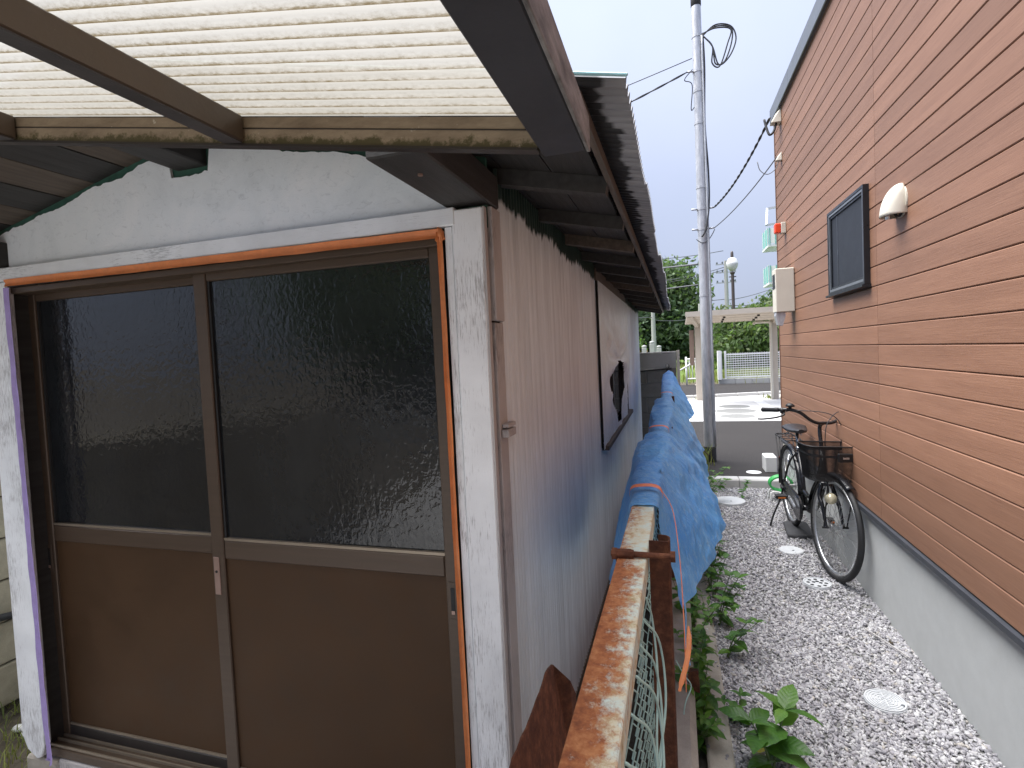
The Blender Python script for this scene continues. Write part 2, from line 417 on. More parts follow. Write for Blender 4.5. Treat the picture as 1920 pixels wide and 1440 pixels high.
def m_galv():
    n = N("galvanised"); v = n.obj(False)
    c = n.ramp(n.noise(n.scale(v, (6, 6, 1.2)), 5, 6, .7), [(.3, (.36, .37, .39)), (.55, (.54, .55, .575)), (.75, (.66, .67, .69))])
    c = n.mix(n.ramp(n.noise(n.scale(v, (20, 20, 2)), 3, 4), [(.66, 0), (.74, .5)]), c, (.12, .11, .105))
    return n.done(n.pbr(c, n.ramp(n.noise(v, 8, 3), [(.3, .35), (.7, .55)]), .45, None, .5))

def m_beamface():
    """weathered brown aluminium with algae creeping up from the lower lip"""
    n = N("weathered_brown_beam"); v = n.obj(False); s = n.sep(v)
    loc = n.math('ADD', s[2], n.math('MULTIPLY', s[0], .165))               # height above the sloping lower lip
    c = n.ramp(n.noise(n.scale(v, (1, 1, 3)), 9, 6, .7), [(.3, (.17, .13, .092)), (.7, (.32, .26, .185))])
    al = n.math('ADD', n.math('MULTIPLY', loc, -16), n.noise(n.scale(v, (1, 1, 1)), 38, 6, .75))
    c = n.mix(n.ramp(al, [(.66, 0), (.82, .9)]), c, (.055, .05, .016))
    c = n.mix(n.ramp(n.noise(v, 55, 3), [(.70, 0), (.74, .7)]), c, (.5, .47, .4))
    return n.done(n.pbr(c, .6, 0, n.bump(n.noise(v, 60, 5), .3, .003), .35))

MAT = dict(
    siding=m_siding(), groove=basic("siding_joint", (.13, .062, .038), .8, var=.1),
    paint=m_paintwood("painted_board", (.82, .845, .86), (.26, .25, .25), .53),
    paint_trim=m_paintwood("painted_trim", (.78, .815, .84), (.34, .36, .38), .56, (6, 60, 60)),
    gable=m_gable(), sidewall=m_sidewall(), roof_iron=m_roofiron(), canopy=m_canopy(), rail=m_rail(),
    oldgreen=basic("old_green_paint", (.030, .095, .070), .6, var=.4, vs_=30),
    rust=m_rust("rust"), rust_post=m_rust("rusted_post", .75), tarp=m_tarp(), door_glass=m_doorglass(),
    bronze=basic("bronze_aluminium", (.080, .054, .036), .45, .15, .12, 4, .08, 200, (1, 1, 20)),
    bronze_dark=basic("bronze_dark", (.028, .023, .021), .5, .1, .2, 5),
    bronze_pale=basic("bronze_edge", (.30, .25, .19), .35, .4, .1, 6),  # paler bronze for the sill tracks and rail beads
    panel=basic("brown_panel", (.064, .034, .0155), .6, 0, .14, 5, .05, 150, (1, 1, 1), .25, speck=((.16, .13, .10), 120, .76)),
    plate=basic("door_plate", (.36, .25, .21), .4, .5, .1, 20),
    tape=basic("orange_tape", (.62, .205, .065), .5, 0, .16, 25, .5, 60, (1, 1, 1)),
    purple=basic("purple_tape", (.36, .28, .56), .55, 0, .12, 25, .4, 60),
    darkwood=basic("dark_stained_wood", (.031, .030, .029), .65, 0, .45, 5, .4, 30, (12, 1, 12)),
    brownwood=basic("brown_wood", (.088, .070, .055), .7, 0, .4, 5, .4, 30, (12, 1, 12)),
    blackgirder=basic("black_girder", (.030, .031, .036), .55, 0, .25, 7, .15, 40),
    greygirder=basic("weathered_girder", (.20, .195, .19), .8, 0, .6, 5, .5, 40, (10, 2.5, 10)),
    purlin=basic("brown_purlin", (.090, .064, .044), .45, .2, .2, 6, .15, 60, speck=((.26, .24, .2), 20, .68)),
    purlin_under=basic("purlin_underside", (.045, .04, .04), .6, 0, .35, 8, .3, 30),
    beam=m_beamface(),
    greyplank=m_paintwood("weathered_plank", (.46, .44, .43), (.16, .15, .145), .54, (60, 60, 5)),
    concrete=m_concrete("concrete", (.40, .40, .385)), foundation=m_concrete("foundation_render", (.52, .535, .53), .07, 10, 200, .2, (.66, .9)),
    ledge=m_concrete("ledge_concrete", (.38, .35, .30), .22, 14, 90, .4, (.5, .7)), pad=m_concrete("pad_concrete", (.52, .51, .49), .08),
    pad_band=m_concrete("pad_band", (.66, .65, .63), .05), block=m_concrete("block_concrete", (.20, .20, .19), .18, 20, 150, .5, (.55, .75)),
    oldblock=m_concrete("old_block", (.34, .30, .22), .25, 14, 120, .6, (.5, .7)),
    asphalt=m_asphalt(), ground=m_ground(), film=m_plastic_film(), galv=m_galv(), globe=m_glass_globe(),
    flash=basic("roof_flashing", (.17, .185, .205), .4, .4, .06, 5), drip=basic("drip_flashing", (.055, .062, .075), .4, .3, .1, 6),
    winframe=basic("window_frame", (.018, .020, .024), .35, .3, .1, 8), winsilver=basic("window_sash", (.22, .235, .25), .35, .5, .06, 8),
    screen=basic("window_screen", (.026, .030, .038), .55, 0, .12, 3, .1, 900, spec=.2), ivory=basic("ivory_plastic", (.62, .58, .49), .5, 0, .04, 6),
    white=basic("white_paint", (.78, .78, .76), .5, 0, .05, 6), whiteplastic=basic("white_plastic", (.55, .565, .575), .45, 0, .06, 30, .1, 120),
    redlens=basic("red_lens", (.80, .07, .02), .3, 0, .1, 10), teal=basic("teal_panel", (.12, .40, .36), .5, 0, .1, 4),
    paleteal=basic("pale_teal_metal", (.34, .60, .62), .45, .2, .15, 12), aptwhite=basic("apartment_wall", (.66, .68, .70), .7, 0, .05, 2),
    black=basic("black_rubber", (.016, .016, .017), .65, 0, .2, 20), blackpaint=basic("black_gloss", (.014, .014, .016), .22, 0, .15, 8),
    blackmatt=basic("black_wire", (.012, .012, .013), .5, 0, .1, 8), chrome=basic("chrome", (.62, .63, .64), .22, .95, .08, 20),
    alu=basic("aluminium", (.60, .61, .62), .32, .85, .06, 20), saddle=basic("saddle_vinyl", (.020, .020, .022), .38, 0, .2, 30, .2, 200),
    amber=basic("amber_reflector", (.60, .17, .03), .3, 0, .1, 20), lamp=basic("bicycle_lamp", (.72, .66, .46), .12, .3, .15, 30),
    cable=basic("black_cable", (.030, .031, .034), .6, 0, .1, 5), greycable=basic("grey_cable", (.11, .115, .125), .6, 0, .1, 5),
    mint=basic("mint_wire", (.42, .60, .54), .5, .1, .15, 20), twine=basic("orange_twine", (.75, .22, .10), .5, 0, .15, 60, .3, 200),
    shelter=basic("shelter_beige", (.52, .46, .39), .5, .1, .06, 4), shelter_roof=basic("shelter_roof", (.66, .60, .52), .5, 0, .05, 4),
    shelter_brown=basic("shelter_brown", (.20, .14, .11), .6, 0, .1, 4), bark=basic("bark", (.10, .08, .06), .9, 0, .3, 6, .6, 20),
    leaf=m_leaf("weed_leaf", (.045, .125, .022), (.085, .20, .035)), leaf2=m_leaf("pale_weed_leaf", (.085, .19, .03), (.15, .29, .055)),
    leafy=m_leaf("yellowed_leaf", (.30, .28, .03), (.42, .36, .06)), leafb=m_leaf("dead_leaf", (.06, .04, .025), (.11, .075, .045), .1),
    stem=basic("weed_stem", (.10, .15, .05), .6, 0, .2, 20), pipe=basic("lamp_post", (.075, .06, .055), .5, .2, .1, 4),
    foliage=attr_mat("foliage", .7, .35), gravel=attr_mat("gravel_stone", .75, 0, 1, .35), grass=attr_mat("grass_blade", .7, .3),
    roadsign=basic("sign_blue", (.02, .10, .48), .4, 0, .05, 5), carpaint=basic("white_car_paint", (.72, .74, .76), .2, 0, .03, 3, spec=.6),
    carglass=basic("car_glass", (.02, .024, .028), .06, 0, .1, 3), green=basic("green_plastic", (.05, .42, .10), .4, 0, .2, 10),
    soil=m_concrete("soil", (.085, .07, .052), .35, 14, 60, .8), slate=basic("slate_piece", (.06, .06, .064), .7, 0, .3, 8, .4, 40),
)
random.seed(7); rng = np.random.default_rng(11)

# ================================================================== SETTING: ground, gravel, roads, kerbs
tag(MB().add([(-900, -900, -.012), (900, -900, -.012), (900, 1500, -.012), (-900, 1500, -.012)], [(0, 1, 2, 3)]).build("ground", MAT["ground"]), kind="structure")
tag(box("gravel_bed", MAT["block"], None, .15, 1.1, -1.5, 6.2, -.05, -.004), kind="structure")
tag(box("concrete_drive", MAT["pad"], None, -9, -.4, -12.0, -8.2, -.05, -.004), kind="structure")
tag(box("unseen_bounce_slab", MAT["pad"], None, -2.9, -.25, -8.0, 1.385, -.05, .0), kind="structure")  # unseen pale slab, added to bounce light up onto the shed front
tag(box("asphalt_yard", MAT["asphalt"], None, .12, 9, 6.33, 11.52, -.06, .004), kind="structure")
tag(box("asphalt_lane", MAT["asphalt"], None, -14, 24, 17.15, 22.5, -.06, .004), kind="structure")
pad = tag(MB().add([(.0, 11.52, .010), (3.6, 11.52, .010), (3.6, 17.6, .010), (.0, 16.4, .010), (0, 11.52, -.05), (3.6, 11.52, -.05), (3.6, 17.6, -.05), (0, 16.4, -.05)],
      [(0, 1, 2, 3), (0, 4, 5, 1), (1, 5, 6, 2), (2, 6, 7, 3), (3, 7, 4, 0)]).build("parking_pad", MAT["pad"]), kind="structure")
for x0, x1, y0, y1 in ((.95, 1.18, 13.0, 15.9), (2.05, 2.28, 13.0, 16.0), (3.1, 3.3, 12.5, 16.2), (.0, 3.55, 11.53, 11.75)):
    box("pale_band", MAT["pad_band"], pad, x0, x1, y0, y1, .011, .016)
kb = bpy.data.objects.new("kerb", None); COL.objects.link(kb); kb.location = (.6, 6.25, 0); ORG["kerb"] = Vector((.6, 6.25, 0)); kb["kind"] = "structure"
for i, (a, b) in enumerate(((.20, .655), (.66, 1.255))):
    MB().prism([(6.19, -.05), (6.33, -.05), (6.33, .095), (6.21, .095), (6.19, .08)], 0, a, b).build("kerb_stone", MAT["pad"], kb, bevel=.004)
k2 = bpy.data.objects.new("fence_kerb", None); COL.objects.link(k2); k2.location = (3, 22.6, 0); ORG["fence_kerb"] = Vector((3, 22.6, 0)); k2["kind"] = "structure"
for i in range(11):
    x = 1.75 + i * .605
    MB().box(x, x + .595, 22.52, 22.70, -.05, .20 + .004 * math.sin(i * 2.1)).build("kerb_stone", MAT["concrete"], k2, bevel=.01)
k3 = bpy.data.objects.new("pad_edge_kerb", None); COL.objects.link(k3); k3.location = (2, 16.9, 0); ORG["pad_edge_kerb"] = Vector((2, 16.9, 0)); k3["kind"] = "structure"
for i in range(6):
    a = Vector((.02 + i * .6, 16.45 + i * .2, .04)); b = Vector((.59 + i * .6, 16.64 + i * .2, .04))
    MB().bar(a, b, .12, .12).build("kerb_stone", MAT["pad"], k3, bevel=.008)

# the concrete ledge along the fence foot
tag(MB().prism([(.075, -.1), (.175, -.1), (.172, .038), (.165, .045), (.085, .047), (.078, .04)], 1, -1.5, 6.19).build("concrete_ledge", MAT["ledge"]), kind="structure")

# gravel: many small angular stones, each its own little solid
def gravel(n, x0, x1, y0, y1, rmin, rmax, zoff):
    t = (1 + 5 ** .5) / 2
    ico = np.array([(-1, t, 0), (1, t, 0), (-1, -t, 0), (1, -t, 0), (0, -1, t), (0, 1, t), (0, -1, -t), (0, 1, -t), (t, 0, -1), (t, 0, 1), (-t, 0, -1), (-t, 0, 1)]) / math.hypot(1, t)
    fc = np.array([(0, 11, 5), (0, 5, 1), (0, 1, 7), (0, 7, 10), (0, 10, 11), (1, 5, 9), (5, 11, 4), (11, 10, 2), (10, 7, 6), (7, 1, 8), (3, 9, 4), (3, 4, 2), (3, 2, 6), (3, 6, 8), (3, 8, 9), (4, 9, 5), (2, 4, 11), (6, 2, 10), (8, 6, 7), (9, 8, 1)])
    v = ico[None] * rng.uniform(.6, 1.2, (n, 12, 1)) * rng.uniform((.7, .5, .25), (1.45, 1.0, .6), (n, 3))[:, None]
    r = rmin + (rmax - rmin) * rng.random(n) ** 1.8
    v = v * r[:, None, None]
    q = rng.normal(size=(n, 4)); q[:, 1:3] *= .5; q /= np.linalg.norm(q, axis=1)[:, None]; w, x, y, z = q.T
    R = np.stack([1 - 2 * (y * y + z * z), 2 * (x * y - w * z), 2 * (x * z + w * y), 2 * (x * y + w * z), 1 - 2 * (x * x + z * z), 2 * (y * z - w * x), 2 * (x * z - w * y), 2 * (y * z + w * x), 1 - 2 * (x * x + y * y)], 1).reshape(n, 3, 3)
    v = np.einsum('nij,nkj->nki', R, v)
    p = np.stack([rng.uniform(x0, x1, n), rng.uniform(y0, y1, n), zoff + rng.uniform(-.004, .004, n)], 1)
    v += p[:, None]
    f = (fc[None] + (np.arange(n) * 12)[:, None, None]).reshape(-1, 3)
    pal = np.array([(.58, .575, .58), (.46, .45, .47), (.37, .36, .385), (.27, .26, .28), (.52, .505, .515), (.68, .67, .665), (.42, .40, .42), (.52, .485, .44)])
    ci = rng.choice(8, n, p=[.20, .20, .16, .10, .13, .08, .10, .03]); c = np.clip(pal[ci] * rng.uniform(.72, .98, (n, 1)), 0, .9)
    return v.reshape(-1, 3), f, np.repeat(c, 20, 0)
parts = [gravel(27000, .165, 1.088, 1.4, 3.4, .006, .0155, .001), gravel(19000, .165, 1.088, 3.4, 6.19, .007, .0155, .001), gravel(260, .08, .2, 1.2, 6.1, .006, .012, .046)]
off = 0; VV = []; FF = []; CC = []
for v, f, c in parts: VV.append(v); FF.append(f + off); CC.append(c); off += len(v)
g = place("gravel", fast_mesh("gravel", np.vstack(VV), np.vstack(FF), MAT["gravel"], np.vstack(CC)))
tag(g, "grey and white crushed stone spread along the passage", "gravel", kind="stuff")

# grass tufts (blades) for the yard by the shed's left post and the verge
def blades(n, cen, spread, h0, h1, w=.006, lean=.5):
    cx = np.array(cen)[None] + rng.normal(size=(n, 3)) * np.array(spread)[None]; cx[:, 2] = cen[2]
    a = rng.uniform(0, 2 * PI, n); h = rng.uniform(h0, h1, n); d = np.stack([np.cos(a), np.sin(a), np.zeros(n)], 1); sd_ = np.stack([-np.sin(a), np.cos(a), np.zeros(n)], 1)
    l = rng.uniform(.1, lean, n)[:, None]; hz = np.zeros((n, 3)); hz[:, 2] = h
    b0, b1 = cx - sd_ * w / 2, cx + sd_ * w / 2
    m = cx + hz * .6 + d * l * h[:, None] * .35; t = cx + hz * .95 + d * l * h[:, None]
    v = np.stack([b0, b1, m + sd_ * w * .4, m - sd_ * w * .4, t + sd_ * w * .06, t - sd_ * w * .06], 1)
    f = np.array([(0, 1, 2, 3), (3, 2, 4, 5)])[None] + (np.arange(n) * 6)[:, None, None]
    c = np.array([(.15, .19, .06)])[0] * rng.uniform(.6, 1.5, (n, 1)) * np.array([1, 1, 1]) + rng.uniform(0, .06, (n, 1)) * np.array([1.6, 1.0, .2])
    return v.reshape(-1, 3), f.reshape(-1, 4), np.repeat(c, 2, 0)
def grass(label, specs):
    off = 0; V_ = []; F_ = []; C_ = []
    for s_ in specs:
        v, f, c = blades(*s_); V_.append(v); F_.append(f + off); C_.append(c); off += len(v)
    return tag(place("grass", fast_mesh("grass", np.vstack(V_), np.vstack(F_), MAT["grass"], np.vstack(C_))), label, "grass", kind="stuff")
grass("short green and dry grass beside the shed's left post", [(420, (-2.85, 1.75, 0), (.18, .2, 0), .02, .08, .005, 1.2), (300, (-3.2, 2.1, 0), (.25, .25, 0), .03, .09, .005, 1.2), (260, (-3.6, 2.3, .0), (.3, .15, 0), .03, .10, .005, 1.2), (160, (-2.62, 1.5, 0), (.08, .12, 0), .02, .06, .005, 1.2)])
grass("bright green lawn behind the white mesh fence", [(5200, (5.0, 25.4, 0), (2.0, 1.0, 0), .15, .5, .03), (2600, (-1.5, 40, .0), (4, 4, 0), .1, .35, .05), (2000, (4.2, 23.2, 0), (1.4, .25, 0), .1, .45, .02)])
vg = [(26, (.22 + .05 * math.sin(i * 3.7), 5.3 + i * .1, .0), (.05, .05, 0), .06, .26, .008, .8) for i in range(14)]
grass("tufts of weedy grass round the steel pole's foot", vg + [(70, (.33, 7.35, 0), (.05, .08, 0), .1, .32, .010, .9), (26, (.80, 16.2, 0), (.14, .1, 0), .04, .14, .03), (26, (2.65, 16.3, 0), (.2, .1, 0), .04, .15, .03)])

# ================================================================== corrugated sheet
def corr(o, along, L, across, Wd, normal, pitch=.032, amp=.008, per=6, wob=0):
    o, along, across, normal = map(Vector, (o, along, across, normal)); n = max(2, int(round(L / pitch * per)))
    P = []
    for j in range(2):
        row = []
        for i in range(n + 1):
            t = L * i / n
            row.append(o + along * t + across * (Wd * j + (wob * math.sin(t * 9) if j else 0)) + normal * amp * math.sin(2 * PI * t / pitch))
        P.append(row)
    return MB().grid(P)

# ================================================================== SHED
SK = -.0105
shed = thing("garden_shed", "low shed with pale painted front, corrugated sides and black corrugated roof", "shed", (-.47, 1.4, 0), SK)
RX, RZ, SL = -1.48, 2.335, .22                      # ridge line and roof slope
def zr(x): return RZ - SL * abs(x - RX)             # height of the roof sheets' underside
Y0, Y1 = 1.4, 7.32
# base, floor, back and left walls
box("base", MAT["ledge"], shed, -2.44, -.475, 1.46, Y1, -.03, .10)
box("floor", MAT["darkwood"], shed, -2.43, -.48, 1.5, Y1 - .02, .10, .13)
MB().prism([(-2.45, .1), (-.475, .1), (-.475, zr(-.475) - .06), (RX, RZ - .06), (-2.45, zr(-2.45) - .06)], 1, Y1 - .02, Y1).build("back_wall", MAT["oldgreen"], shed)
corr((-2.455, 1.45, .08), (0, 1, 0), Y1 - 1.47, (0, 0, 1), 1.98, (-1, 0, 0)).build("corrugated_sheet", MAT["sidewall"], shed, True)
# gable board with the unpainted green strip under the roof
def gable(y, in_, m, nm):
    pts = [(-2.47, 1.955), (-.585, 1.955), (-.585, zr(-.585) - in_), (RX + .065, RZ - in_), (RX + .065, 2.20), (RX - .065, 2.20), (RX - .065, RZ - in_), (-2.47, zr(-2.47) - in_)]
    if nm == "gable_board":
        top = []
        random.seed(3)
        for i in range(150):
            x = -.585 - (1.885) * i / 149; z = zr(x) - in_ - .007 * noise.noise((x * 38, 0, 1)) - .012 * noise.noise((x * 7, 0, 4))
            if abs(x - RX) < .085: z = 2.18 - .012 * noise.noise((x * 30, 3, 1))
            top.append((x, z))
        pts = [(-2.47, 1.955), (-.585, 1.955)] + top
    return MB().prism(pts, 1, y, y + .01).build(nm, m, shed)
gable(1.412, .048, MAT["gable"], "gable_board")
MB().prism([(-2.47, 1.9), (-.47, 1.9), (-.47, zr(-.47) - .016), (RX, RZ - .016), (-2.47, zr(-2.47) - .016)], 1, 1.424, 1.44).build("gable_backing", MAT["oldgreen"], shed)
# painted trim board, corner boards
box("trim_board", MAT["paint_trim"], shed, -2.49, -.553, 1.383, 1.411, 1.908, 1.957, bevel=.003)
MB().prism([(-2.475, .16), (-2.45, .105), (-2.40, .075), (-2.375, .085), (-2.352, .14), (-2.352, 1.905), (-2.475, 1.905)], 1, 1.385, 1.41).build("corner_board", MAT["paint"], shed, bevel=.003)
box("corner_board", MAT["paint"], shed, -.562, -.474, 1.386, 1.412, .06, 1.949, bevel=.003)
box("corner_board", MAT["paint"], shed, -.586, -.5635, 1.390, 1.412, .06, 1.906, bevel=.002)
box("corner_post", MAT["darkwood"], shed, -.572, -.478, 1.4125, 1.50, .03, 1.955)
box("corner_post", MAT["darkwood"], shed, -2.45, -2.365, 1.4125, 1.50, .03, 1.955)
box("batten", MAT["greyplank"], shed, -.4735, -.4685, 1.388, 1.41, .1, 1.95)
# side planks by the corner
box("side_plank", MAT["greyplank"], shed, -.476, -.458, 1.425, 1.497, 1.645, 1.958, bevel=.002)
box("side_plank", MAT["greyplank"], shed, -.476, -.463, 1.425, 1.495, .06, 1.640, bevel=.002)
box("wood_cleat", MAT["greyplank"], shed, -.462, -.440, 1.43, 1.50, 1.318, 1.340, bevel=.002)
box("wood_cleat", MAT["greyplank"], shed, -.462, -.443, 1.44, 1.51, 1.343, 1.355, bevel=.002)
# wall plate, ridge beam
box("wall_plate", MAT["darkwood"], shed, -.585, -.457, 1.0, 1.488, 1.962, zr(-.47) - .058, bevel=.004)
box("wall_plate", MAT["darkwood"], shed, -.585, -.48, 1.489, Y1, 1.962, zr(-.47) - .058)
box("wall_plate", MAT["darkwood"], shed, -2.49, -2.37, 1.0, Y1, 1.962, zr(-2.49) - .058, bevel=.004)
box("ridge_beam", MAT["darkwood"], shed, -1.545, -1.42, 1.03, Y1, 2.205, 2.30, bevel=.004)
# side wall sheets
WY0, WY1, WZ0, WZ1 = 3.41, 5.36, .93, 1.985
ys = [(1.49, 2.13), (2.10, 2.78), (2.75, WY0)]
for i, (a, b) in enumerate(ys): corr((-.470 + .003 * (i % 2), a, .05), (0, 1, 0), b - a, (0, 0, 1), 2.03, (1, 0, 0), amp=.010).build("corrugated_sheet", MAT["sidewall"], shed, True)
for i, (a, b) in enumerate(((WY1, 6.03), (6.0, 6.68), (6.65, Y1))): corr((-.470 + .003 * (i % 2), a, .05), (0, 1, 0), b - a, (0, 0, 1), 2.03, (1, 0, 0), amp=.010).build("corrugated_sheet", MAT["sidewall"], shed, True)
for i, (a, b) in enumerate(((WY0, 4.08), (4.05, 4.72), (4.69, WY1))): corr((-.470 + .003 * (i % 2), a, .05), (0, 1, 0), b - a, (0, 0, 1), WZ0 - .05, (1, 0, 0), amp=.010).build("corrugated_sheet", MAT["sidewall"], shed, True)
# window in the side wall
wd = box("window_header", MAT["brownwood"], shed, -.52, -.452, WY0 - .03, WY1 + .03, WZ1, WZ1 + .075, bevel=.003)
win = box("window", MAT["bronze_dark"], shed, -.53, -.525, WY0, WY1, WZ0, WZ1)
tag(win, "side window with one dark pane slid open behind torn film")
for a, b in ((WY0, WY0 + .035), (WY1 - .035, WY1)): box("jamb", MAT["darkwood"], win, -.52, -.455, a, b, WZ0, WZ1)
box("pane", MAT["carglass"], win, -.505, -.499, WY0 + .5, WY1 - .04, WZ0 + .03, WZ1 - .02)
box("stile", MAT["bronze_dark"], win, -.510, -.485, WY0 + .44, WY0 + .50, WZ0 + .03, WZ1 - .02)
box("stile", MAT["bronze_dark"], win, -.510, -.485, WY0 + .98, WY0 + 1.03, WZ0 + .03, WZ1 - .02)
MB().bar((-.44, WY0 + .02, WZ0 - .005), (-.44, WY1 + .05, WZ0 + .012), .045, .028).build("sill", MAT["brownwood"], win)

# ---- door set: aluminium frame, two sliding leaves
fr = box("door_frame", MAT["bronze"], shed, -2.40, -.604, 1.40, 1.50, 1.862, 1.884, bevel=.002)
box("head_lip", MAT["bronze_dark"], fr, -2.36, -.60, 1.392, 1.3995, 1.8845, 1.904)
box("jamb", MAT["bronze_dark"], fr, -2.41, -2.3985, 1.40, 1.50, .12, 1.861)
box("jamb", MAT["bronze_dark"], fr, -2.398, -2.345, 1.487, 1.50, .12, 1.861)
box("jamb", MAT["bronze_dark"], fr, -.612, -.5975, 1.402, 1.50, .12, 1.861)
sill = box("sill", MAT["bronze"], fr, -2.40, -.60, 1.400, 1.50, .085, .118, bevel=.003)
for y in (1.408, 1.437, 1.460, 1.490): box("track", MAT["bronze_pale"], sill, -2.39, -.61, y, y + .005, .1185, .128)
box("threshold_timber", MAT["greyplank"], shed, -2.30, -.60, 1.395, 1.5, .0, .083, bevel=.004)
box("corner_block", MAT["ledge"], shed, -2.48, -2.305, 1.392, 1.52, -.03, .070, bevel=.008)

def leaf_door(xa, xb, y, label, left):
    """one sliding leaf; y is its front face"""
    d = box("sliding_door", MAT["panel"], shed, xa + .05, xb - .045, y + .010, y + .018, .17, .91)
    tag(d, label)
    st = .052
    stl = MAT["bronze"]
    box("stile", stl, d, xa, xa + st, y, y + .03, .128, 1.872, bevel=.003)
    box("stile", stl if left else MAT["bronze"], d, xb - (st if left else .043), xb, y, y + .03, .128, 1.872, bevel=.003)
    xi, xo = xa + st + .0005, xb - (st if left else .043) - .0005
    box("top_rail", stl, d, xi, xo, y + .003, y + .027, 1.838, 1.870, bevel=.003)
    box("mid_rail", stl, d, xi, xo, y + .002, y + .027, .905, .968, bevel=.004)
    box("rail_bead", MAT["bronze_pale"], d, xi, xo, y + .004, y + .016, .9685, .977)
    box("bottom_rail", MAT["bronze_dark"], d, xi, xo, y + .002, y + .027, .128, .168, bevel=.003)
    box("rail_bead", MAT["bronze_pale"], d, xi, xo, y + .004, y + .0095, .1685, .176)
    box("gasket", MAT["black"], d, xi, xi + .008, y + .008, y + .0145, .9775, 1.8375)
    gl = MB().grid([[(x, y + .015, z) for x in np.linspace(xi + .0, xo, 2)] for z in (.972, 1.84)])
    gl.add([(xi, y + .019, .972), (xo, y + .019, .972), (xo, y + .019, 1.84), (xi, y + .019, 1.84)], [(0, 1, 2, 3)]).build("pane", MAT["door_glass"], d)
    return d, xi, xo
dR, _, _ = leaf_door(-1.519, -.613, 1.428, "right sliding leaf in front, with a pinkish finger plate on its left stile", False)
dL, _, _ = leaf_door(-2.385, -1.50, 1.462, "left sliding leaf set behind the right one", True)
pl = box("finger_plate", MAT["plate"], dR, -1.511, -1.487, 1.4245, 1.4279, .782, .912, bevel=.0015)
MB().lathe([(.0, 0), (.0045, 0), (.0045, -.002), (0, -.002)], (-1.499, 1.4243, .862), 12, 1).build("keyhole", MAT["black"], dR)
def pull(d, x, y):
    MB().box(x - .014, x + .014, y - .003, y - .0005, .786, .894).build("pull", MAT["bronze"], d, bevel=.001)
    box("pull_recess", MAT["black"], d, x - .006, x + .006, y - .0042, y - .0032, .806, .878)
    box("pull_latch", MAT["plate"], d, x - .005, x + .005, y - .0058, y - .0044, .800, .810)
pull(dR, -.634, 1.428); pull(dL, -2.36, 1.462)

# ---- masking tape left round the frame
def tape(pts, w, m, ydir=0, name="masking_tape"):
    """a crinkled ribbon along pts (x,z) lying on the frame"""
    rows = []
    P = bez([(x, 0, z) for x, z in pts], 14)
    for i, p in enumerate(P):
        d = (P[min(i + 1, len(P) - 1)] - P[max(0, i - 1)]).normalized(); s_ = Vector((-d.z, 0, d.x))
        r = []
        for k in range(5):
            t = (k / 4 - .5) * w
            y = 1.381 - .004 * noise.noise((p.x * 9 + k, p.z * 9, .3 * k)) - .003 * math.cos(k / 4 * PI * 2)
            q = p + s_ * t; r.append((q.x, y, q.z))
        rows.append(r)
    return MB().grid(rows).build(name, m, shed, True)
tape([(-2.352, 1.899), (-1.9, 1.8955), (-1.4, 1.893), (-.9, 1.8905), (-.600, 1.889)], .026, MAT["tape"])
tape([(-.598, 1.894), (-.5965, 1.82), (-.5955, 1.5), (-.5945, 1.0), (-.5925, .5), (-.592, .09)], .0155, MAT["tape"])
tape([(-2.340, 1.882), (-2.338, 1.6), (-2.333, 1.2), (-2.329, .7), (-2.326, .25), (-2.318, .10), (-2.33, .078)], .030, MAT["purple"])
wad = MB()
P = []
for i in range(9):
    row = []
    for k in range(13):
        a, b = PI * i / 8, 2 * PI * k / 12; q = Vector((math.sin(a) * math.cos(b), math.sin(a) * math.sin(b), math.cos(a)))
        r = .014 * (1 + .55 * noise.noise(q * 2.6)); row.append((-.600 + q.x * r, 1.388 + q.y * r * .6, 1.884 + q.z * r * 1.5))
    P.append(row)
wad.grid(P).build("tape_wad", MAT["tape"], shed, True)

# ---- roof: rafters, boards, iron sheets
EX = -.057                                             # eave edge of the iron, right side
th = math.atan(SL)
for i in range(14):
    y = 1.06 + i * .475
    MB().bar((RX + .06, y, zr(RX + .06) - .046), (-.154, y, zr(-.154) - .046), .045, .045).build("rafter", MAT["brownwood" if i % 4 == 3 else "darkwood"], shed)
for i in range(4):
    y = 1.55 + i * .475
    MB().bar((RX - .06, y, zr(RX - .06) - .046), (-2.78, y, zr(-2.78) - .046), .045, .045).build("rafter", MAT["darkwood"], shed)
for sgn in (1, -1):
    for i in range(9):
        a = .0 + i * .147; b = a + .143 - (0.0 if sgn > 0 else .004 * (i % 2))
        b = min(b, 1.305)
        if a >= 1.3: continue
        xa, xb = RX + sgn * a, RX + sgn * b
        ye = 1.01 + .012 * math.sin(i * 5.1)
        MB().hexa([(xa, ye, zr(xa) - .022), (xb, ye, zr(xb) - .022), (xb, 7.40, zr(xb) - .022), (xa, 7.40, zr(xa) - .022),
                   (xa, ye, zr(xa) - .009), (xb, ye, zr(xb) - .009), (xb, 7.40, zr(xb) - .009), (xa, 7.40, zr(xa) - .009)]).build("roof_board", MAT["brownwood" if (sgn < 0 and i % 2) else "darkwood"], shed)
MB().bar((-.146, 1.02, zr(-.146) - .028), (-.146, 7.40, zr(-.146) - .028), .014, .030).build("fascia_strip", MAT["brownwood"], shed)
MB().bar((-2.80, 1.02, zr(-2.80) - .030), (-2.80, 7.40, zr(-2.80) - .030), .018, .034).build("fascia_strip", MAT["brownwood"], shed)
edges = [1.0, 1.66, 2.30, 2.95, 3.62, 4.26, 4.90, 5.55, 6.2, 6.85, 7.46]
ejit = [0, .003, -.004, .006, .012, .004, -.003, .004, .008, .0]
Ln = math.hypot(1, SL)
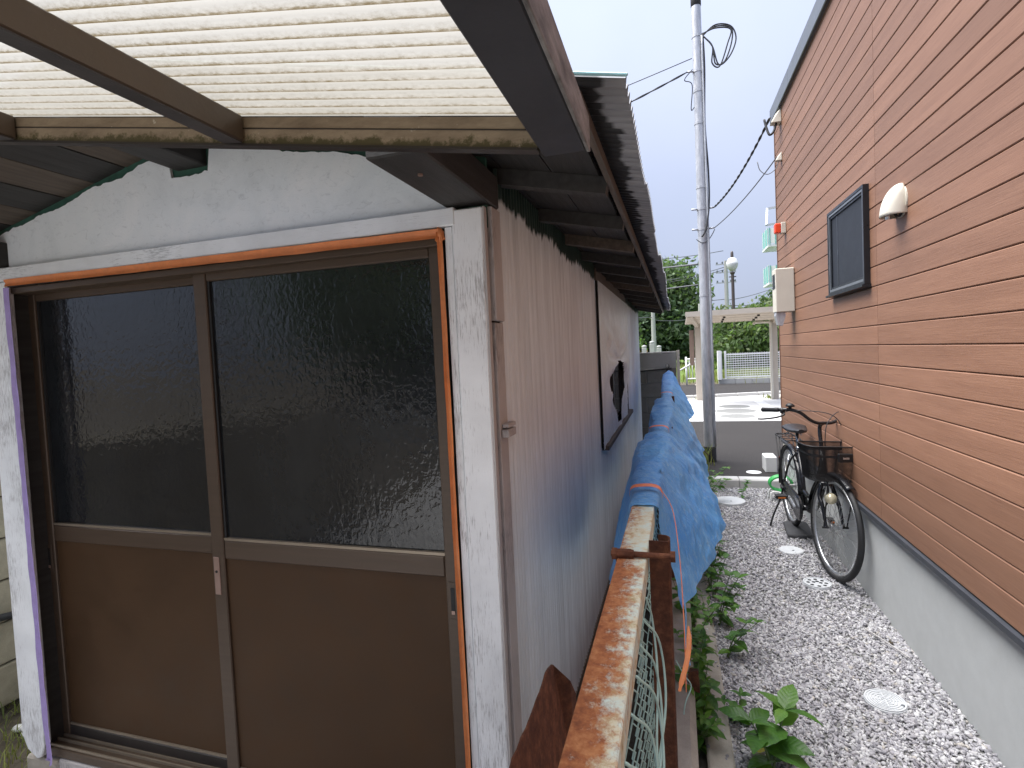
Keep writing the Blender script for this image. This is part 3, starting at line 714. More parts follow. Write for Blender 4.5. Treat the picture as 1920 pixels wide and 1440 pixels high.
for i in range(10):
    a, b = edges[i], edges[i + 1] + .03
    Wd = ((EX + ejit[i]) - RX) * Ln
    corr((RX, a, RZ + .004 + .0025 * (i % 2)), (0, 1, 0), b - a, (1 / Ln, 0, -SL / Ln), Wd, (SL / Ln, 0, 1 / Ln), wob=.0015).build("roof_sheet", MAT["roof_iron"], shed, True)
    corr((RX, a, RZ + .004 + .0025 * (i % 2)), (0, 1, 0), b - a, (-1 / Ln, 0, -SL / Ln), Wd * .99, (-SL / Ln, 0, 1 / Ln)).build("roof_sheet", MAT["roof_iron"], shed, True)
MB().hexa([(RX, .992, RZ + .006), (EX + .004, .992, zr(EX) + .0025), (EX + .004, .996, zr(EX) + .0025), (RX, .996, RZ + .006),
           (RX, .990, RZ + .012), (EX + .006, .990, zr(EX) + .0085), (EX + .006, .996, zr(EX) + .0085), (RX, .996, RZ + .012)]).build("verge_trim", MAT["paleteal"], shed, bevel=.003)
for (x, y, z) in ((-.52, 1.12, 1.9605), (-.25, 1.18, zr(-.25) - .0215)):
    MB().lathe([(0, -.004), (.006, -.004), (.006, 0), (0, 0)], (x, y, z), 10).build("nail_head", MAT["plate"], shed)

# ---- torn clear film hung over the side window
def film():
    P = []
    NU, NV = 60, 54
    mb = MB(); idx = {}
    for i in range(NU + 1):
        for j in range(NV + 1):
            u, v = i / NU, j / NV                     # u along Y, v down
            y = WY0 - .045 + u * (WY1 - WY0 + .06); z = WZ1 - .005 - v * (WZ1 - WZ0 + .0)
            w = noise.noise((u * 7, v * 3, 2)) * .5 + noise.noise((u * 20, v * 6, 5)) * .25
            slump = math.exp(-((v - .42) / .2) ** 2) * math.sin(PI * u)
            y += .12 * slump * math.sin(2 * PI * u) * -1
            rad = math.atan2(v - .46, (u - .45) * 1.6); w += .55 * math.sin(rad * 11 + 2 * w) * math.exp(-((v - .45) / .3) ** 2)
            x = -.452 + .012 + .035 * slump + .026 * w * min(1, 4 * v) * min(1, 6 * u, 6 * (1 - u))
            z -= .03 * slump
            idx[i, j] = (x, y, z)
    fs = []
    V = list(idx.values()); key = {k: n for n, k in enumerate(idx)}
    for i in range(NU):
        for j in range(NV):
            u, v = (i + .5) / NU, (j + .5) / NV
            # the tear: a long almond from the middle to the sill
            cu = .44 + .10 * (v - .5); tt = (v - .47) / .47
            hw = (.06 + .16 * min(1, tt * 4)) * (1 if tt < .45 else 1 - 1.45 * (tt - .45)) if 0 <= tt <= 1 else 0
            if hw > 0 and abs(u - cu) < hw: continue
            if v > .60 and u > .93 - .3 * (v - .6): continue
            fs.append((key[i, j], key[i + 1, j], key[i + 1, j + 1], key[i, j + 1]))
    mb.add(V, fs)
    M_ = Matrix.Translation((-.47, 1.4, 0)) @ Matrix.Rotation(SK, 4, 'Z') @ Matrix.Translation((.47, -1.4, 0))
    o = mb.xf(M_).build("plastic_film", MAT["film"], None, True)
    tag(o, "torn milky plastic film taped over the shed's side window", "plastic sheet")
film()

# ================================================================== CANOPY in front of the shed
can = thing("canopy", "lean-to canopy of grimy clear corrugated sheets on brown and black metal bars", "canopy", (-1.6, .3, 0))
def zb(x): return 1.897 + .165 * (-.212 - x)          # underside of the sloping end bar
XL, YB, YF = -3.3, -.32, .925
MB().hexa([(XL, .908, zb(XL)), (-.205, .908, zb(-.205)), (-.205, .926, zb(-.205)), (XL, .926, zb(XL)),
           (XL, .908, zb(XL) + .052), (-.205, .908, zb(-.205) + .052), (-.205, .926, zb(-.205) + .052), (XL, .926, zb(XL) + .052)]).build("end_bar", MAT["beam"], can)
MB().hexa([(XL, .904, zb(XL) - .005), (-.205, .904, zb(-.205) - .005), (-.205, .926, zb(-.205) - .005), (XL, .926, zb(XL) - .005),
           (XL, .904, zb(XL) - .0005), (-.205, .904, zb(-.205) - .0005), (-.205, .926, zb(-.205) - .0005), (XL, .926, zb(XL) - .0005)]).build("end_bar_lip", MAT["bronze_dark"], can)
MB().hexa([(XL, .9065, zb(XL) + .029), (-.205, .9065, zb(-.205) + .029), (-.205, .9078, zb(-.205) + .029), (XL, .9078, zb(XL) + .029),
           (XL, .9065, zb(XL) + .031), (-.205, .9065, zb(-.205) + .031), (-.205, .9078, zb(-.205) + .031), (XL, .9078, zb(XL) + .031)]).build("bar_groove", MAT["bronze_dark"], can)
gd = box("girder", MAT["blackgirder"], can, -.2045, -.1285, YB, .950, 1.894, 1.952, bevel=.003)
box("girder_face", MAT["greygirder"], gd, -.128, -.122, YB, .953, 1.8925, 1.953, bevel=.001)
for xr in (-.800, -1.436, -2.072, -2.708):
    xa = xr - .048
    MB().hexa([(xa, YB, zb(xa)), (xr, YB, zb(xr) + .002), (xr, .9055, zb(xr) + .002), (xa, .9055, zb(xa)),
               (xa, YB, zb(xa) + .052), (xr, YB, zb(xr) + .054), (xr, .9055, zb(xr) + .054), (xa, .9055, zb(xa) + .052)]).build("purlin", MAT["purlin"], can, bevel=.003)
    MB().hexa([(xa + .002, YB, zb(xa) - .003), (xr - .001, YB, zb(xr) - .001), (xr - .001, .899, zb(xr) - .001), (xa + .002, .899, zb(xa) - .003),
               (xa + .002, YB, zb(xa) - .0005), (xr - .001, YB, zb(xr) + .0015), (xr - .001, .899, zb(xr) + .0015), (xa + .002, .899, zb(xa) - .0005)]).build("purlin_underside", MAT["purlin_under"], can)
Lc = math.hypot(1, .165)
for a, b in ((-.352, .33), (.288, .944)):
    corr((XL, a, zb(XL) + .0665 + (.002 if a > 0 else 0)), (0, 1, 0), b - a, (1 / Lc, 0, -.165 / Lc), (XL * -1 - .135) * Lc, (.165 / Lc, 0, 1 / Lc), .032, .0065, 8).build("corrugated_sheet", MAT["canopy"], can, True)
for x, y in ((-.165, -.27), (-3.25, -.27), (-3.25, .88)):
    box("post", MAT["bronze"], can, x - .03, x + .03, y - .03, y + .03, -.05, (1.8935 if x > -1 else zb(x) - .01))

# ================================================================== RUSTY FENCE with rail, post, mesh
FK = -.0105
fen = thing("chain_link_fence", "rusting chain-link fence with a mint painted top rail beside the shed", "fence", (-.11, 0, 0), FK)
rl = MB()
rl.prism([(-.139, 1.052), (-.139, 1.098), (-.137, 1.1), (-.079, 1.1), (-.077, 1.098), (-.077, 1.052), (-.080, 1.052), (-.080, 1.097), (-.136, 1.097), (-.136, 1.052)], 1, -1.5, 7.05).build("top_rail", MAT["rail"], fen)
# D-section post: flat face to the viewer, curled round on its right side
prof = [(-.0735, 1.200), (-.0335, 1.200), (-.0295, 1.204), (-.0285, 1.212), (-.0285, 1.226), (-.031, 1.236), (-.0385, 1.243), (-.055, 1.246), (-.055, 1.2435), (-.040, 1.240), (-.034, 1.234), (-.0315, 1.225), (-.0315, 1.213), (-.0335, 1.206), (-.036, 1.2035), (-.0735, 1.2035)]
MB().prism(prof, 2, -.2, 1.128).build("post", MAT["rust_post"], fen)
for yp in (3.2, 5.2, 7.0):
    MB().box(-.075, -.04, yp, yp + .035, -.2, 1.09).build("post", MAT["rust_post"], fen)
bl = MB()
bl.tube([(-.152, 1.168, 1.107), (-.105, 1.168, 1.108), (-.02, 1.172, 1.106)], [.0062] * 3, 10)
bl.tube([(-.140, 1.168, 1.108), (-.112, 1.168, 1.108), (-.104, 1.168, 1.108)], [.0105, .0115, .0095], 8)
bl.tube([(-.150, 1.168, 1.107), (-.140, 1.168, 1.107)], .0135, 6); bl.tube([(-.028, 1.172, 1.106), (-.018, 1.172, 1.106)], .0125, 6)
bl.tube([(-.135, 1.166, 1.100), (-.133, 1.166, 1.085)], .009, 6)
bl.build("clamp_bolt", MAT["rust"], fen)
# woven mesh
mesh = MB(); nz_ = int((1.03 - .12) / .028)
for k in range(int((7.0 + .6) / .05)):
    pts = []
    yb = -.6 + k * .05
    for i in range(nz_ + 1):
        z = 1.045 - i * .028
        sag = .010 * noise.noise((yb * 2, z * 5, 0)) + (.016 * noise.noise((yb * 3, z * 3, 4)) if yb < 1.6 else 0)
        pts.append((-.083 + (.004 if i % 2 else -.004) + sag * 1.2, yb + (.027 if i % 2 else -.002) + sag, z))
    mesh.tube(pts, .0016, 5, cap=False)
mesh.build("wire_mesh", MAT["mint"], fen, True, kind="stuff")
ww = MB()
random.seed(5)
for k in range(7):
    y0 = .55 + .09 * k; a = random.uniform(-.01, .01)
    ww.tube(bez([(-.076, y0, 1.05), (-.060 + a, y0 + .07, .97), (-.052 + a, y0 + .05, .86), (-.064, y0 - .02, .74), (-.058 - a, y0 - .06, .58)], 6), .0023, 6)
ww.build("loose_wire", MAT["mint"], fen, True)
wl_ = MB()
wl_.prism([(-.12, -.15), (.03, -.15), (.022, .17), (.0, .195), (-.09, .20), (-.12, .19)], 1, -1.5, 7.1)
foot = wl_.build("footing", MAT["ledge"], fen)
# rusted steel plate standing between shed and fence
V = []; n_ = 70
for side in (0, 1):
    for j in range(9):
        for i in range(n_):
            t = i / (n_ - 1); y = -.6 + 1.64 * t; zt = .955 + .012 * noise.noise((y * 9, 0, 3)) + .010 * noise.noise((y * 40, 0, 1)); zt -= max(0, (y - .985)) * 1.6
            z = zt * (1 - (j / 8) ** .7) - .02 * (j == 8)
            x = -.212 + .03 * (1 - (z / .95)) ** 2 + .03 * math.exp(-((z - .955) / .03) ** 2) * -1 + .008 * noise.noise((y * 6, z * 7, 2)) + .004 * side - .055 * max(0, .6 - y) * .6
            V.append((x, y + .012 * noise.noise((0, z * 20, 7)) * (i == n_ - 1), z))
fs = []
for s_ in (0, 1):
    o_ = s_ * 9 * n_
    for j in range(8):
        for i in range(n_ - 1): fs.append((o_ + j * n_ + i, o_ + j * n_ + i + 1, o_ + (j + 1) * n_ + i + 1, o_ + (j + 1) * n_ + i))
b2 = 9 * n_
for i in range(n_ - 1): fs.append((i, i + 1, b2 + i + 1, b2 + i)); 
for j in range(8): fs.append((j * n_ + n_ - 1, (j + 1) * n_ + n_ - 1, b2 + (j + 1) * n_ + n_ - 1, b2 + j * n_ + n_ - 1))
tag(MB().add(V, fs).build("rusty_plate", m_rust("flaking_rust", 1.05), None, True), "ragged brown rusted steel plate standing between rail and shed wall", "steel plate")

# ================================================================== BLUE TARP over the rail
def lerp(tab, y):
    if y <= tab[0][0]: return tab[0][1:]
    for a, b in zip(tab, tab[1:]):
        if y <= b[0]:
            t = (y - a[0]) / (b[0] - a[0]); t = t * t * (3 - 2 * t); return [p + (q - p) * t for p, q in zip(a[1:], b[1:])]
    return tab[-1][1:]
#        y    top   half-width  right hem x, z     left hem x, z   bulge
TAB = [(1.555, 1.110, .043, -.005, .80, -.195, .84, .0), (1.72, 1.110, .043, .035, .80, -.235, .78, .01), (2.05, 1.128, .052, .100, .80, -.275, .70, .03), (2.36, 1.150, .070, .165, .82, -.30, .62, .035),
       (2.68, 1.145, .066, .130, .90, -.29, .62, .03), (2.86, 1.125, .045, .04, .96, -.23, .70, .01), (2.98, 1.110, .042, -.04, .99, -.18, .74, .0), (3.14, 1.13, .05, .09, .76, -.20, .68, .03), (3.6, 1.165, .075, .165, .74, -.25, .60, .04), (4.1, 1.165, .068, .165, .80, -.24, .62, .03),
       (4.75, 1.13, .045, .05, .90, -.2, .7, .01), (5.16, 1.112, .042, -.02, .96, -.16, .8, .0), (5.4, 1.14, .05, .09, .84, -.18, .75, .02), (6.0, 1.19, .065, .15, .84, -.2, .72, .03), (6.6, 1.25, .05, .10, .90, -.18, .8, .02), (7.0, 1.26, .02, .0, .97, -.14, .9, 0)]
NY, NT = 260, 56
rows = []
for i in range(NY + 1):
    y = 1.555 + (7.0 - 1.555) * (i / NY) ** 1.25
    top, hw, rx, rz, lx, lz, bl_ = lerp(TAB, y); row = []
    xc = -.108
    pin = min(abs(y - s_) for s_ in (1.70, 2.98, 5.16)); slack = min(1, max(0, pin - .03) / .25)
    for k in range(NT + 1):
        t = k / NT
        if t < .36:
            s_ = 1 - t / .36; x = (xc - hw) + (lx - (xc - hw)) * s_ ** .85; z = top - .012 + (lz - top) * s_
            nrm = (-1, 0, .3)
        elif t < .5:
            s_ = (t - .36) / .14; x = xc - hw + 2 * hw * s_; z = top - .012 * abs(2 * s_ - 1) ** 3; nrm = (0, 0, 1)
        else:
            s_ = (t - .5) / .5; x = (xc + hw) + (rx - (xc + hw)) * s_ ** 1.15 + bl_ * math.sin(PI * s_) ; z = top - .012 + (rz - top) * s_; nrm = (1, 0, .4)
        p = (x * 5, y * 3.2, z * 4)
        w = .011 * noise.noise(p) + .006 * noise.noise((x * 14, y * 11 + z * 9, z * 13)) + .003 * noise.noise((x * 34, y * 24 - z * 20, z * 24))
        w += (.014 * (.5 - abs(noise.noise((x * 9 + 3, y * 4 + z * 5, z * 6)))) + .006 * (.5 - abs(noise.noise((x * 20, y * 9 - z * 11, z * 12))))) * .8 - .008
        fold = .007 * math.sin(2 * PI * (y * 5.2 + z * 2.2) + 3 * noise.noise((y * 3, 0, z * 2)))
        s2 = abs(t - .43) / .57
        d = (w * (.35 + slack) + fold * s2 * (.3 + .5 * slack))
        yy = y + .03 * noise.noise((y * 2, z * 3, 9)) * s2
        if t > .5 and y < 2.1:                       # the near corner trails down to a torn tip
            e = (2.1 - y) / .55; s_ = (t - .5) / .5
            yy += .04 * e * s_
        row.append((x + nrm[0] * d, yy, z + nrm[2] * d))
    rows.append(row)
Mf = Matrix.Translation((-.11, 0, 0)) @ Matrix.Rotation(FK, 4, 'Z') @ Matrix.Translation((.11, 0, 0))
tarp = MB().grid(rows).xf(Mf).build("tarpaulin", MAT["tarp"], None, True)
tag(tarp, "crumpled blue plastic tarpaulin draped over the fence rail", "tarpaulin")
R_ = []
for i in range(16):
    s_ = i / 15; c_ = Vector((-.010 + .012 * s_ + .004 * math.sin(s_ * 7), 1.60 + .10 * s_, .84 - .27 * s_)); w_ = .016 * (1 - s_) + .003
    R_.append([c_ + Vector((0, -w_, 0)), c_ + Vector((.004, 0, 0)), c_ + Vector((0, w_, 0))])
MB().grid(R_).xf(Mf).build("torn_strip", MAT["tarp"], tarp, True)
# orange twine ties
def tie(y, hw, lab, top=1.114, tail=False):
    t = thing("twine_tie", lab, "twine", tuple(Mf @ Vector((-.108, y, 1.1))), FK, "orange twine ties on the tarpaulin")
    rows = []
    for k in range(15):
        a = PI * k / 14; row = []
        for j in range(3):
            x = -.108 - math.cos(a) * (hw + .008); z = top - .03 + .036 * math.sin(a) ** .5 + .002 * j; row.append((x, y - .012 + .012 * j + .004 * math.sin(k * .8), z))
        rows.append(row)
    ORG[t.name] = Vector((-.108, y, 1.1))
    MB().grid(rows).build("band", MAT["twine"], t, True)
    if tail:
        MB().tube(bez([(-.06, y, 1.108), (-.028, y - .08, 1.07), (-.012, y - .22, .98), (-.006, y - .34, .86), (-.006, y - .42, .74)], 8), .0013, 6).build("tail", MAT["twine"], t, True)
        R_ = []
        for i in range(18):
            s_ = i / 17; c_ = Vector((.004 - .020 * s_ + .006 * math.sin(s_ * 4), y - .34 - .11 * s_, .86 - .10 * s_)); w_ = .006 * min(1, .25 + s_ * 4) * (1 if s_ < .93 else .6)
            R_.append([c_ - Vector((w_, 0, 0)), c_ + Vector((0, -.003, 0)), c_ + Vector((w_, 0, 0))])
        MB().grid(R_).build("ribbon_end", MAT["tape"], t, True)
tie(1.71, .042, "orange twine tie with a long trailing end, nearest on the tarpaulin", 1.117, True)
tie(2.98, .044, "orange twine tie pinching the middle of the tarpaulin", 1.124)
tie(5.16, .048, "orange twine tie farthest along the tarpaulin", 1.128)

# ================================================================== BROWN SIDED BUILDING
HX = 1.06                                             # outer face of the siding
hs = thing("siding_building", "building clad in reddish brown wood-grain boards along the gravel passage", "building", (1.09, 3, 0))
box("foundation", MAT["foundation"], hs, 1.09, 6.0, -1.6, 6.0, -.06, .528)
box("wall_core", MAT["groove"], hs, HX + .0135, 6.0, -1.6, 6.015, .5285, 3.80)
bt, z00 = .105, 1.507
JY = [-1.6, .32, 3.32, 6.02]
def board(y0, y1, z0, z1):
    g_, c_ = .0016, .0034
    return MB().prism([(HX + .0132, z0 + g_), (HX + c_, z0 + g_), (HX, z0 + g_ + c_), (HX, z1 - g_ - c_), (HX + c_, z1 - g_), (HX + .0132, z1 - g_)], 1, y0 + .0015, y1 - .0015)
me_c = {}
for r in range(-9, 22):
    za = z00 + r * bt
    for c in range(3):
        if c not in me_c: me_c[c] = board(JY[c], JY[c + 1], za, za + bt).mesh("siding_board", MAT["siding"], False, (HX, (JY[c] + JY[c + 1]) / 2, za + bt / 2))
        place("siding_board", me_c[c], hs, (HX, (JY[c] + JY[c + 1]) / 2, za + bt / 2))
box("corner_trim", MAT["groove"], hs, HX - .004, HX + .05, 6.0165, 6.045, .53, 3.80)
# drip flashing and roof edge
MB().prism([(1.05, .5285), (1.046, .533), (1.046, .556), (1.06, .559), (1.09, .559), (1.09, .5285)], 1, -1.6, 6.03).build("drip_flashing", MAT["drip"], hs)
for a, b in ((-1.6, 2.2), (2.203, 5.2), (5.203, 6.07)):
    MB().prism([(1.028, 3.735), (1.034, 3.729), (1.05, 3.737), (6.0, 3.76), (6.0, 3.86), (1.05, 3.872), (1.028, 3.862)], 1, a, b).build("roof_edge", MAT["flash"], hs)
# window
wx0, wx1, wz0, wz1 = 3.415, 4.12, 1.845, 2.385
w = box("window", MAT["screen"], hs, HX - .012, HX - .004, wx0 + .03, wx1 - .03, wz0 + .03, wz1 - .03)
tag(w, "small dark window with black frame and insect screen")
def frame(nm, m, y0, y1, z0, z1, t, xa, xb, par):
    mb = MB(); mb.box(xa, xb, y0, y0 + t, z0, z1); mb.box(xa, xb, y1 - t, y1, z0, z1); mb.box(xa, xb, y0 + t, y1 - t, z0, z0 + t); mb.box(xa, xb, y0 + t, y1 - t, z1 - t, z1); return mb.build(nm, m, par)
frame("frame", MAT["winframe"], wx0, wx1, wz0, wz1, .015, HX - .030, HX + .005, w)
frame("sash", MAT["winsilver"], wx0 + .0155, wx1 - .0155, wz0 + .0155, wz1 - .0155, .015, HX - .0265, HX - .002, w)
frame("sash", MAT["winframe"], wx0 + .031, wx1 - .031, wz0 + .031, wz1 - .031, .014, HX - .020, HX - .002, w)
box("mullion", MAT["winframe"], w, HX - .013, HX - .0115, wx1 - .17, wx1 - .15, wz0 + .05, wz1 - .05)
MB().prism([(HX - .045, wz0 - .016), (HX - .045, wz0 - .004), (HX + .004, wz0 - .001), (HX + .004, wz0 - .02)], 1, wx0 - .012, wx1 + .012).build("sill", MAT["winframe"], w)
# extractor hood: quarter-round cowl
hood = MB(); R_ = []; cy, cz, hr, dp = 2.99, 2.19, .067, .088
for i in range(13):
    a = PI / 2 * i / 12
    row = []
    for k in range(19):
        b = PI * k / 18
        yy = -math.cos(b) * hr; zz = math.sin(b) * hr
        row.append((HX - dp * math.cos(a) * (.35 + .65 * math.sin(b) ** .35) if True else 0, cy + yy * (.78 + .22 * math.sin(a)), cz + .085 * math.sin(b) ** .5 * (math.sin(a) ** .9) + .0))
    R_.append(row)
# cowl built as a swept shell: front lip at the bottom curving up and back to the wall
R_ = []
for i in range(15):
    a = PI / 2 * i / 14; out = dp * math.cos(a); up = .150 * math.sin(a) ** 1.1
    row = []
    for k in range(21):
        b = PI * k / 20
        row.append((HX - out * math.sin(b) ** .55, cy - math.cos(b) * hr * (1 - .10 * math.sin(a) ** 4) * (1 if a < PI / 2 - .01 else .85), cz - .075 + up * (.25 + .75 * math.sin(b) ** .45)))
    R_.append(row)
hd = hood.grid(R_).build("vent_hood", MAT["ivory"], hs, True)
sm = hd.modifiers.new("thick", 'SOLIDIFY'); sm.thickness = .003
MB().lathe([(0, 0), (.074, 0), (.074, -.006), (0, -.006)], (HX, cy, cz - .01), 28, 0).build("vent_flange", MAT["ivory"], hs)
MB().lathe([(.050, 0), (.050, -.012), (.046, -.012), (.046, 0)], (HX - .006, cy, cz - .03), 24, 0).build("vent_duct", MAT["winframe"], hs)
MB().lathe([(0, 0), (.014, 0), (.012, -.02), (0, -.02)], (HX - .058, cy - .01, cz - .070), 14).build("vent_damper_weight", MAT["alu"], hs)
# meter box near the far corner: ivory case with a rounded grey meter behind
mbx = MB().box(.905, HX - .002, 5.28, 5.44, 1.81, 2.195).build("meter_box", MAT["ivory"], hs, bevel=.006)
box("box_window", MAT["winframe"], mbx, .9035, .906, 5.30, 5.42, 2.02, 2.15)
MB().prism([(.925, 1.70), (.96, 1.69), (.985, 1.78), (.98, 1.809), (.91, 1.809), (.905, 1.78)], 1, 5.30, 5.40).build("meter_glass", MAT["galv"], mbx)
# red alarm lamp on ivory base
rb = box("alarm_lamp", MAT["ivory"], hs, 1.018, HX - .001, 5.58, 5.66, 2.555, 2.655, bevel=.004)
MB().box(.965, 1.0175, 5.585, 5.655, 2.560, 2.650).build("lens", MAT["redlens"], rb, bevel=.008)
# cable entry hoods
for (z, s_, yy) in ((3.66, 1.0, 5.66), (3.29, .62, 5.68)):
    MB().hexa([(HX - .001, yy, z - .06 * s_), (HX - .001, yy + .11 * s_, z - .06 * s_), (HX - .09 * s_, yy + .10 * s_, z - .055 * s_), (HX - .09 * s_, yy + .01, z - .055 * s_),
               (HX - .001, yy + .01, z + .07 * s_), (HX - .001, yy + .10 * s_, z + .07 * s_), (HX - .05 * s_, yy + .09 * s_, z + .02 * s_), (HX - .05 * s_, yy + .02, z + .02 * s_)]).build("cable_hood", MAT["ivory"], hs, bevel=.004)
MB().tube(bez([(1.02, 5.7, 3.60), (.99, 5.68, 3.52), (.955, 5.68, 3.50), (.935, 5.7, 3.57), (.92, 5.72, 3.66)], 6), .011, 7).build("service_loop", MAT["cable"], hs, True)
MB().tube(bez([(1.03, 5.7, 3.245), (1.0, 5.68, 3.175), (.93, 5.68, 3.135), (.87, 5.7, 3.185), (.85, 5.72, 3.275)], 6), .004, 6).build("service_loop", MAT["greycable"], hs, True)

# ================================================================== DRAIN COVERS set in the gravel
def cover(x, y, r, z, lab, style, mat="whiteplastic"):
    t = thing("drain_cover", lab, "drain cover", (x, y, 0), 0, "drain covers")
    MB().lathe([(r, -.03), (r, z - .004), (r - .004, z), (0, z)], (x, y, 0), 40).build("lid", MAT[mat], t, 35)
    if style == "rings":
        for k, rr in enumerate((.93, .80, .66, .52, .38, .24)):
            MB().lathe([(r * rr - .003, z), (r * rr - .003, z + .003), (r * rr + .003, z + .003), (r * rr + .003, z)], (x, y, 0), 40).build("rib", MAT[mat], t)
        m = MB()
        for k in range(8):
            a = 2 * PI * k / 8; m.bar((x + r * .1 * math.cos(a), y + r * .1 * math.sin(a), z + .0015), (x + r * .6 * math.cos(a), y + r * .6 * math.sin(a), z + .0015), .005, .004)
        m.build("spokes", MAT[mat], t)
        MB().lathe([(0, z + .0005), (.007, z + .0005), (.007, z + .0035), (0, z + .0035)], (x + r * .72, y - r * .35, 0), 12).build("pull_hole", MAT["flash"], t)
    if style == "holes":
        MB().lathe([(r * .93 - .004, z), (r * .93 - .004, z + .004), (r * .93 + .004, z + .004), (r * .93 + .004, z)], (x, y, 0), 36).build("rim", MAT[mat], t)
        for k in range(11):
            a = 2 * PI * k / 8; rr = r * (.62 if k < 8 else .25); a += (k - 8) * .6 if k >= 8 else 0
            MB().lathe([(0, z + .0008), (.011, z + .0008), (.011, z + .0012), (0, z + .0012)], (x + rr * math.cos(a), y + rr * math.sin(a), 0), 10).build("hole", MAT["black"], t)
    if style == "plain":
        MB().lathe([(0, z + .0006), (.008, z + .0006), (.008, z + .002), (0, z + .002)], (x + .01, y - r * .25, 0), 10).build("pull_hole", MAT["flash"], t)
    return t
cover(.818, 2.56, .078, .016, "ribbed round white drain cover, nearest of all in the gravel", "rings")
cover(.835, 3.74, .082, .020, "round white drain cover with dark holes below the bicycle's front wheel", "holes")
cover(.80, 4.33, .082, .016, "smooth round white drain cover beside the bicycle's front wheel", "plain")
cover(.50, 5.60, .145, .026, "largest round white drain cover, close to the kerb", "plain")
cover(.90, 6.95, .085, .008, "small round white drain cover in the dark asphalt", "plain", "white")
for (y, r, lab) in ((12.25, .36, "nearest of three grey manhole lids on the pale parking pad"), (13.2, .44, "middle and widest of three grey manhole lids on the parking pad"), (14.15, .36, "farthest of three grey manhole lids on the pale parking pad")):
    t = thing("manhole_lid", lab, "manhole lid", (1.3 + (y - 12.25) * .07, y, 0), 0, "manhole lids on the parking pad")
    MB().lathe([(r, .0), (r, .021), (0, .021)], (1.3 + (y - 12.25) * .07, y, 0), 36).build("lid", MAT["block"], t)
    MB().lathe([(r + .004, .0), (r + .004, .0195), (r + .03, .0195), (r + .03, .0)], (1.3 + (y - 12.25) * .07, y, 0), 36).build("ring", MAT["pad_band"], t)

# ================================================================== BICYCLE
bk = thing("bicycle", "black city bicycle with a front mesh basket leaning by the brown wall", "bicycle", (.935, 4.98, 0), math.atan2(-1, .030))
ORG[bk.name] = Vector((0, 0, 0))
WR, WB = .333, 1.10
hp0, hp1 = Vector((.945, 0, .60)), Vector((.885, 0, .80))       # head tube
ax = (hp1 - hp0).normalized()
ST = Matrix.Translation(hp0) @ Matrix.Rotation(math.radians(9), 4, ax) @ Matrix.Translation(-hp0)
def wheel(c, M_, nm, lab=None):
    w = MB(); pr = []
    for k in range(14):
        a = 2 * PI * k / 14; pr.append((WR - .018 + .0175 * math.cos(a), .0185 * math.sin(a)))
    pr.append(pr[0]); w.lathe(pr, c, 64, 1)
    hub = thing_part(nm, bk)
    o = w.xf(M_).build("tyre", MAT["black"], hub, True)
    r = MB().lathe([(WR - .036, -.011), (WR - .030, -.0135), (WR - .050, -.010), (WR - .055, 0), (WR - .050, .010), (WR - .030, .0135), (WR - .036, .011)], c, 64, 1).xf(M_).build("rim", MAT["alu"], hub, True)
    s_ = MB()
    for k in range(36):
        a = 2 * PI * k / 36; sd_ = 1 if k % 2 else -1; b = a + (.62 if (k // 2) % 2 else -.62)
        s_.tube([Vector(c) + Vector((.020 * math.cos(b), sd_ * .030, .020 * math.sin(b))), Vector(c) + Vector(((WR - .05) * math.cos(a), sd_ * .003, (WR - .05) * math.sin(a)))], .0012, 4)
    s_.xf(M_).build("spokes", MAT["chrome"], hub)
    MB().lathe([(.006, -.055), (.006, -.04), (.024, -.034), (.024, -.028), (.014, -.024), (.014, .024), (.024, .028), (.024, .034), (.006, .04), (.006, .055)], c, 18, 1).xf(M_).build("hub", MAT["alu"], hub, 40)
    return hub
def thing_part(nm, par):
    o = bpy.data.objects.new(nm, None); COL.objects.link(o); o.parent = par; o.empty_display_size = .05; ORG[o.name] = Vector((0, 0, 0)); return o
I4 = Matrix.Identity(4)
wheel((0, 0, WR), I4, "rear_wheel"); wheel((WB, 0, WR), ST, "front_wheel")
bb = Vector((.455, 0, .275)); stt = Vector((.275, 0, .70)); rh = Vector((0, 0, WR)); fh = Vector((WB, 0, WR))
fm = MB()
fm.tube(bez([hp1 + Vector((.008, 0, -.05)), (.80, 0, .58), (.66, 0, .44), (.53, 0, .385), (.405, 0, .392)], 8), .0165, 12)
fm.tube(bez([hp0 + Vector((-.005, 0, .02)), (.84, 0, .47), (.70, 0, .34), (.57, 0, .285), bb], 8), .0175, 12)
fm.tube([bb, stt], .0155, 12)
for s_ in (1, -1):
    fm.tube(bez([bb + Vector((-.02, s_ * .03, 0)), (.25, s_ * .05, .285), rh + Vector((0, s_ * .062, 0))], 6), .010, 8)
    fm.tube(bez([stt + Vector((.01, s_ * .012, -.03)), (.18, s_ * .05, .57), rh + Vector((0, s_ * .062, 0))], 6), .008, 8)
fm.tube([hp0, hp1], .0195, 14); fm.tube([bb + Vector((0, -.036, 0)), bb + Vector((0, .036, 0))], .022, 14)
fm.build("frame", MAT["blackpaint"], bk, True)
MB().tube([stt, stt + (stt - bb).normalized() * .13], .0125, 12).build("seat_post", MAT["chrome"], bk, True)
MB().tube([stt - (stt - bb).normalized() * .012, stt + (stt - bb).normalized() * .012], .021, 12).build("seat_clamp", MAT["chrome"], bk, True)
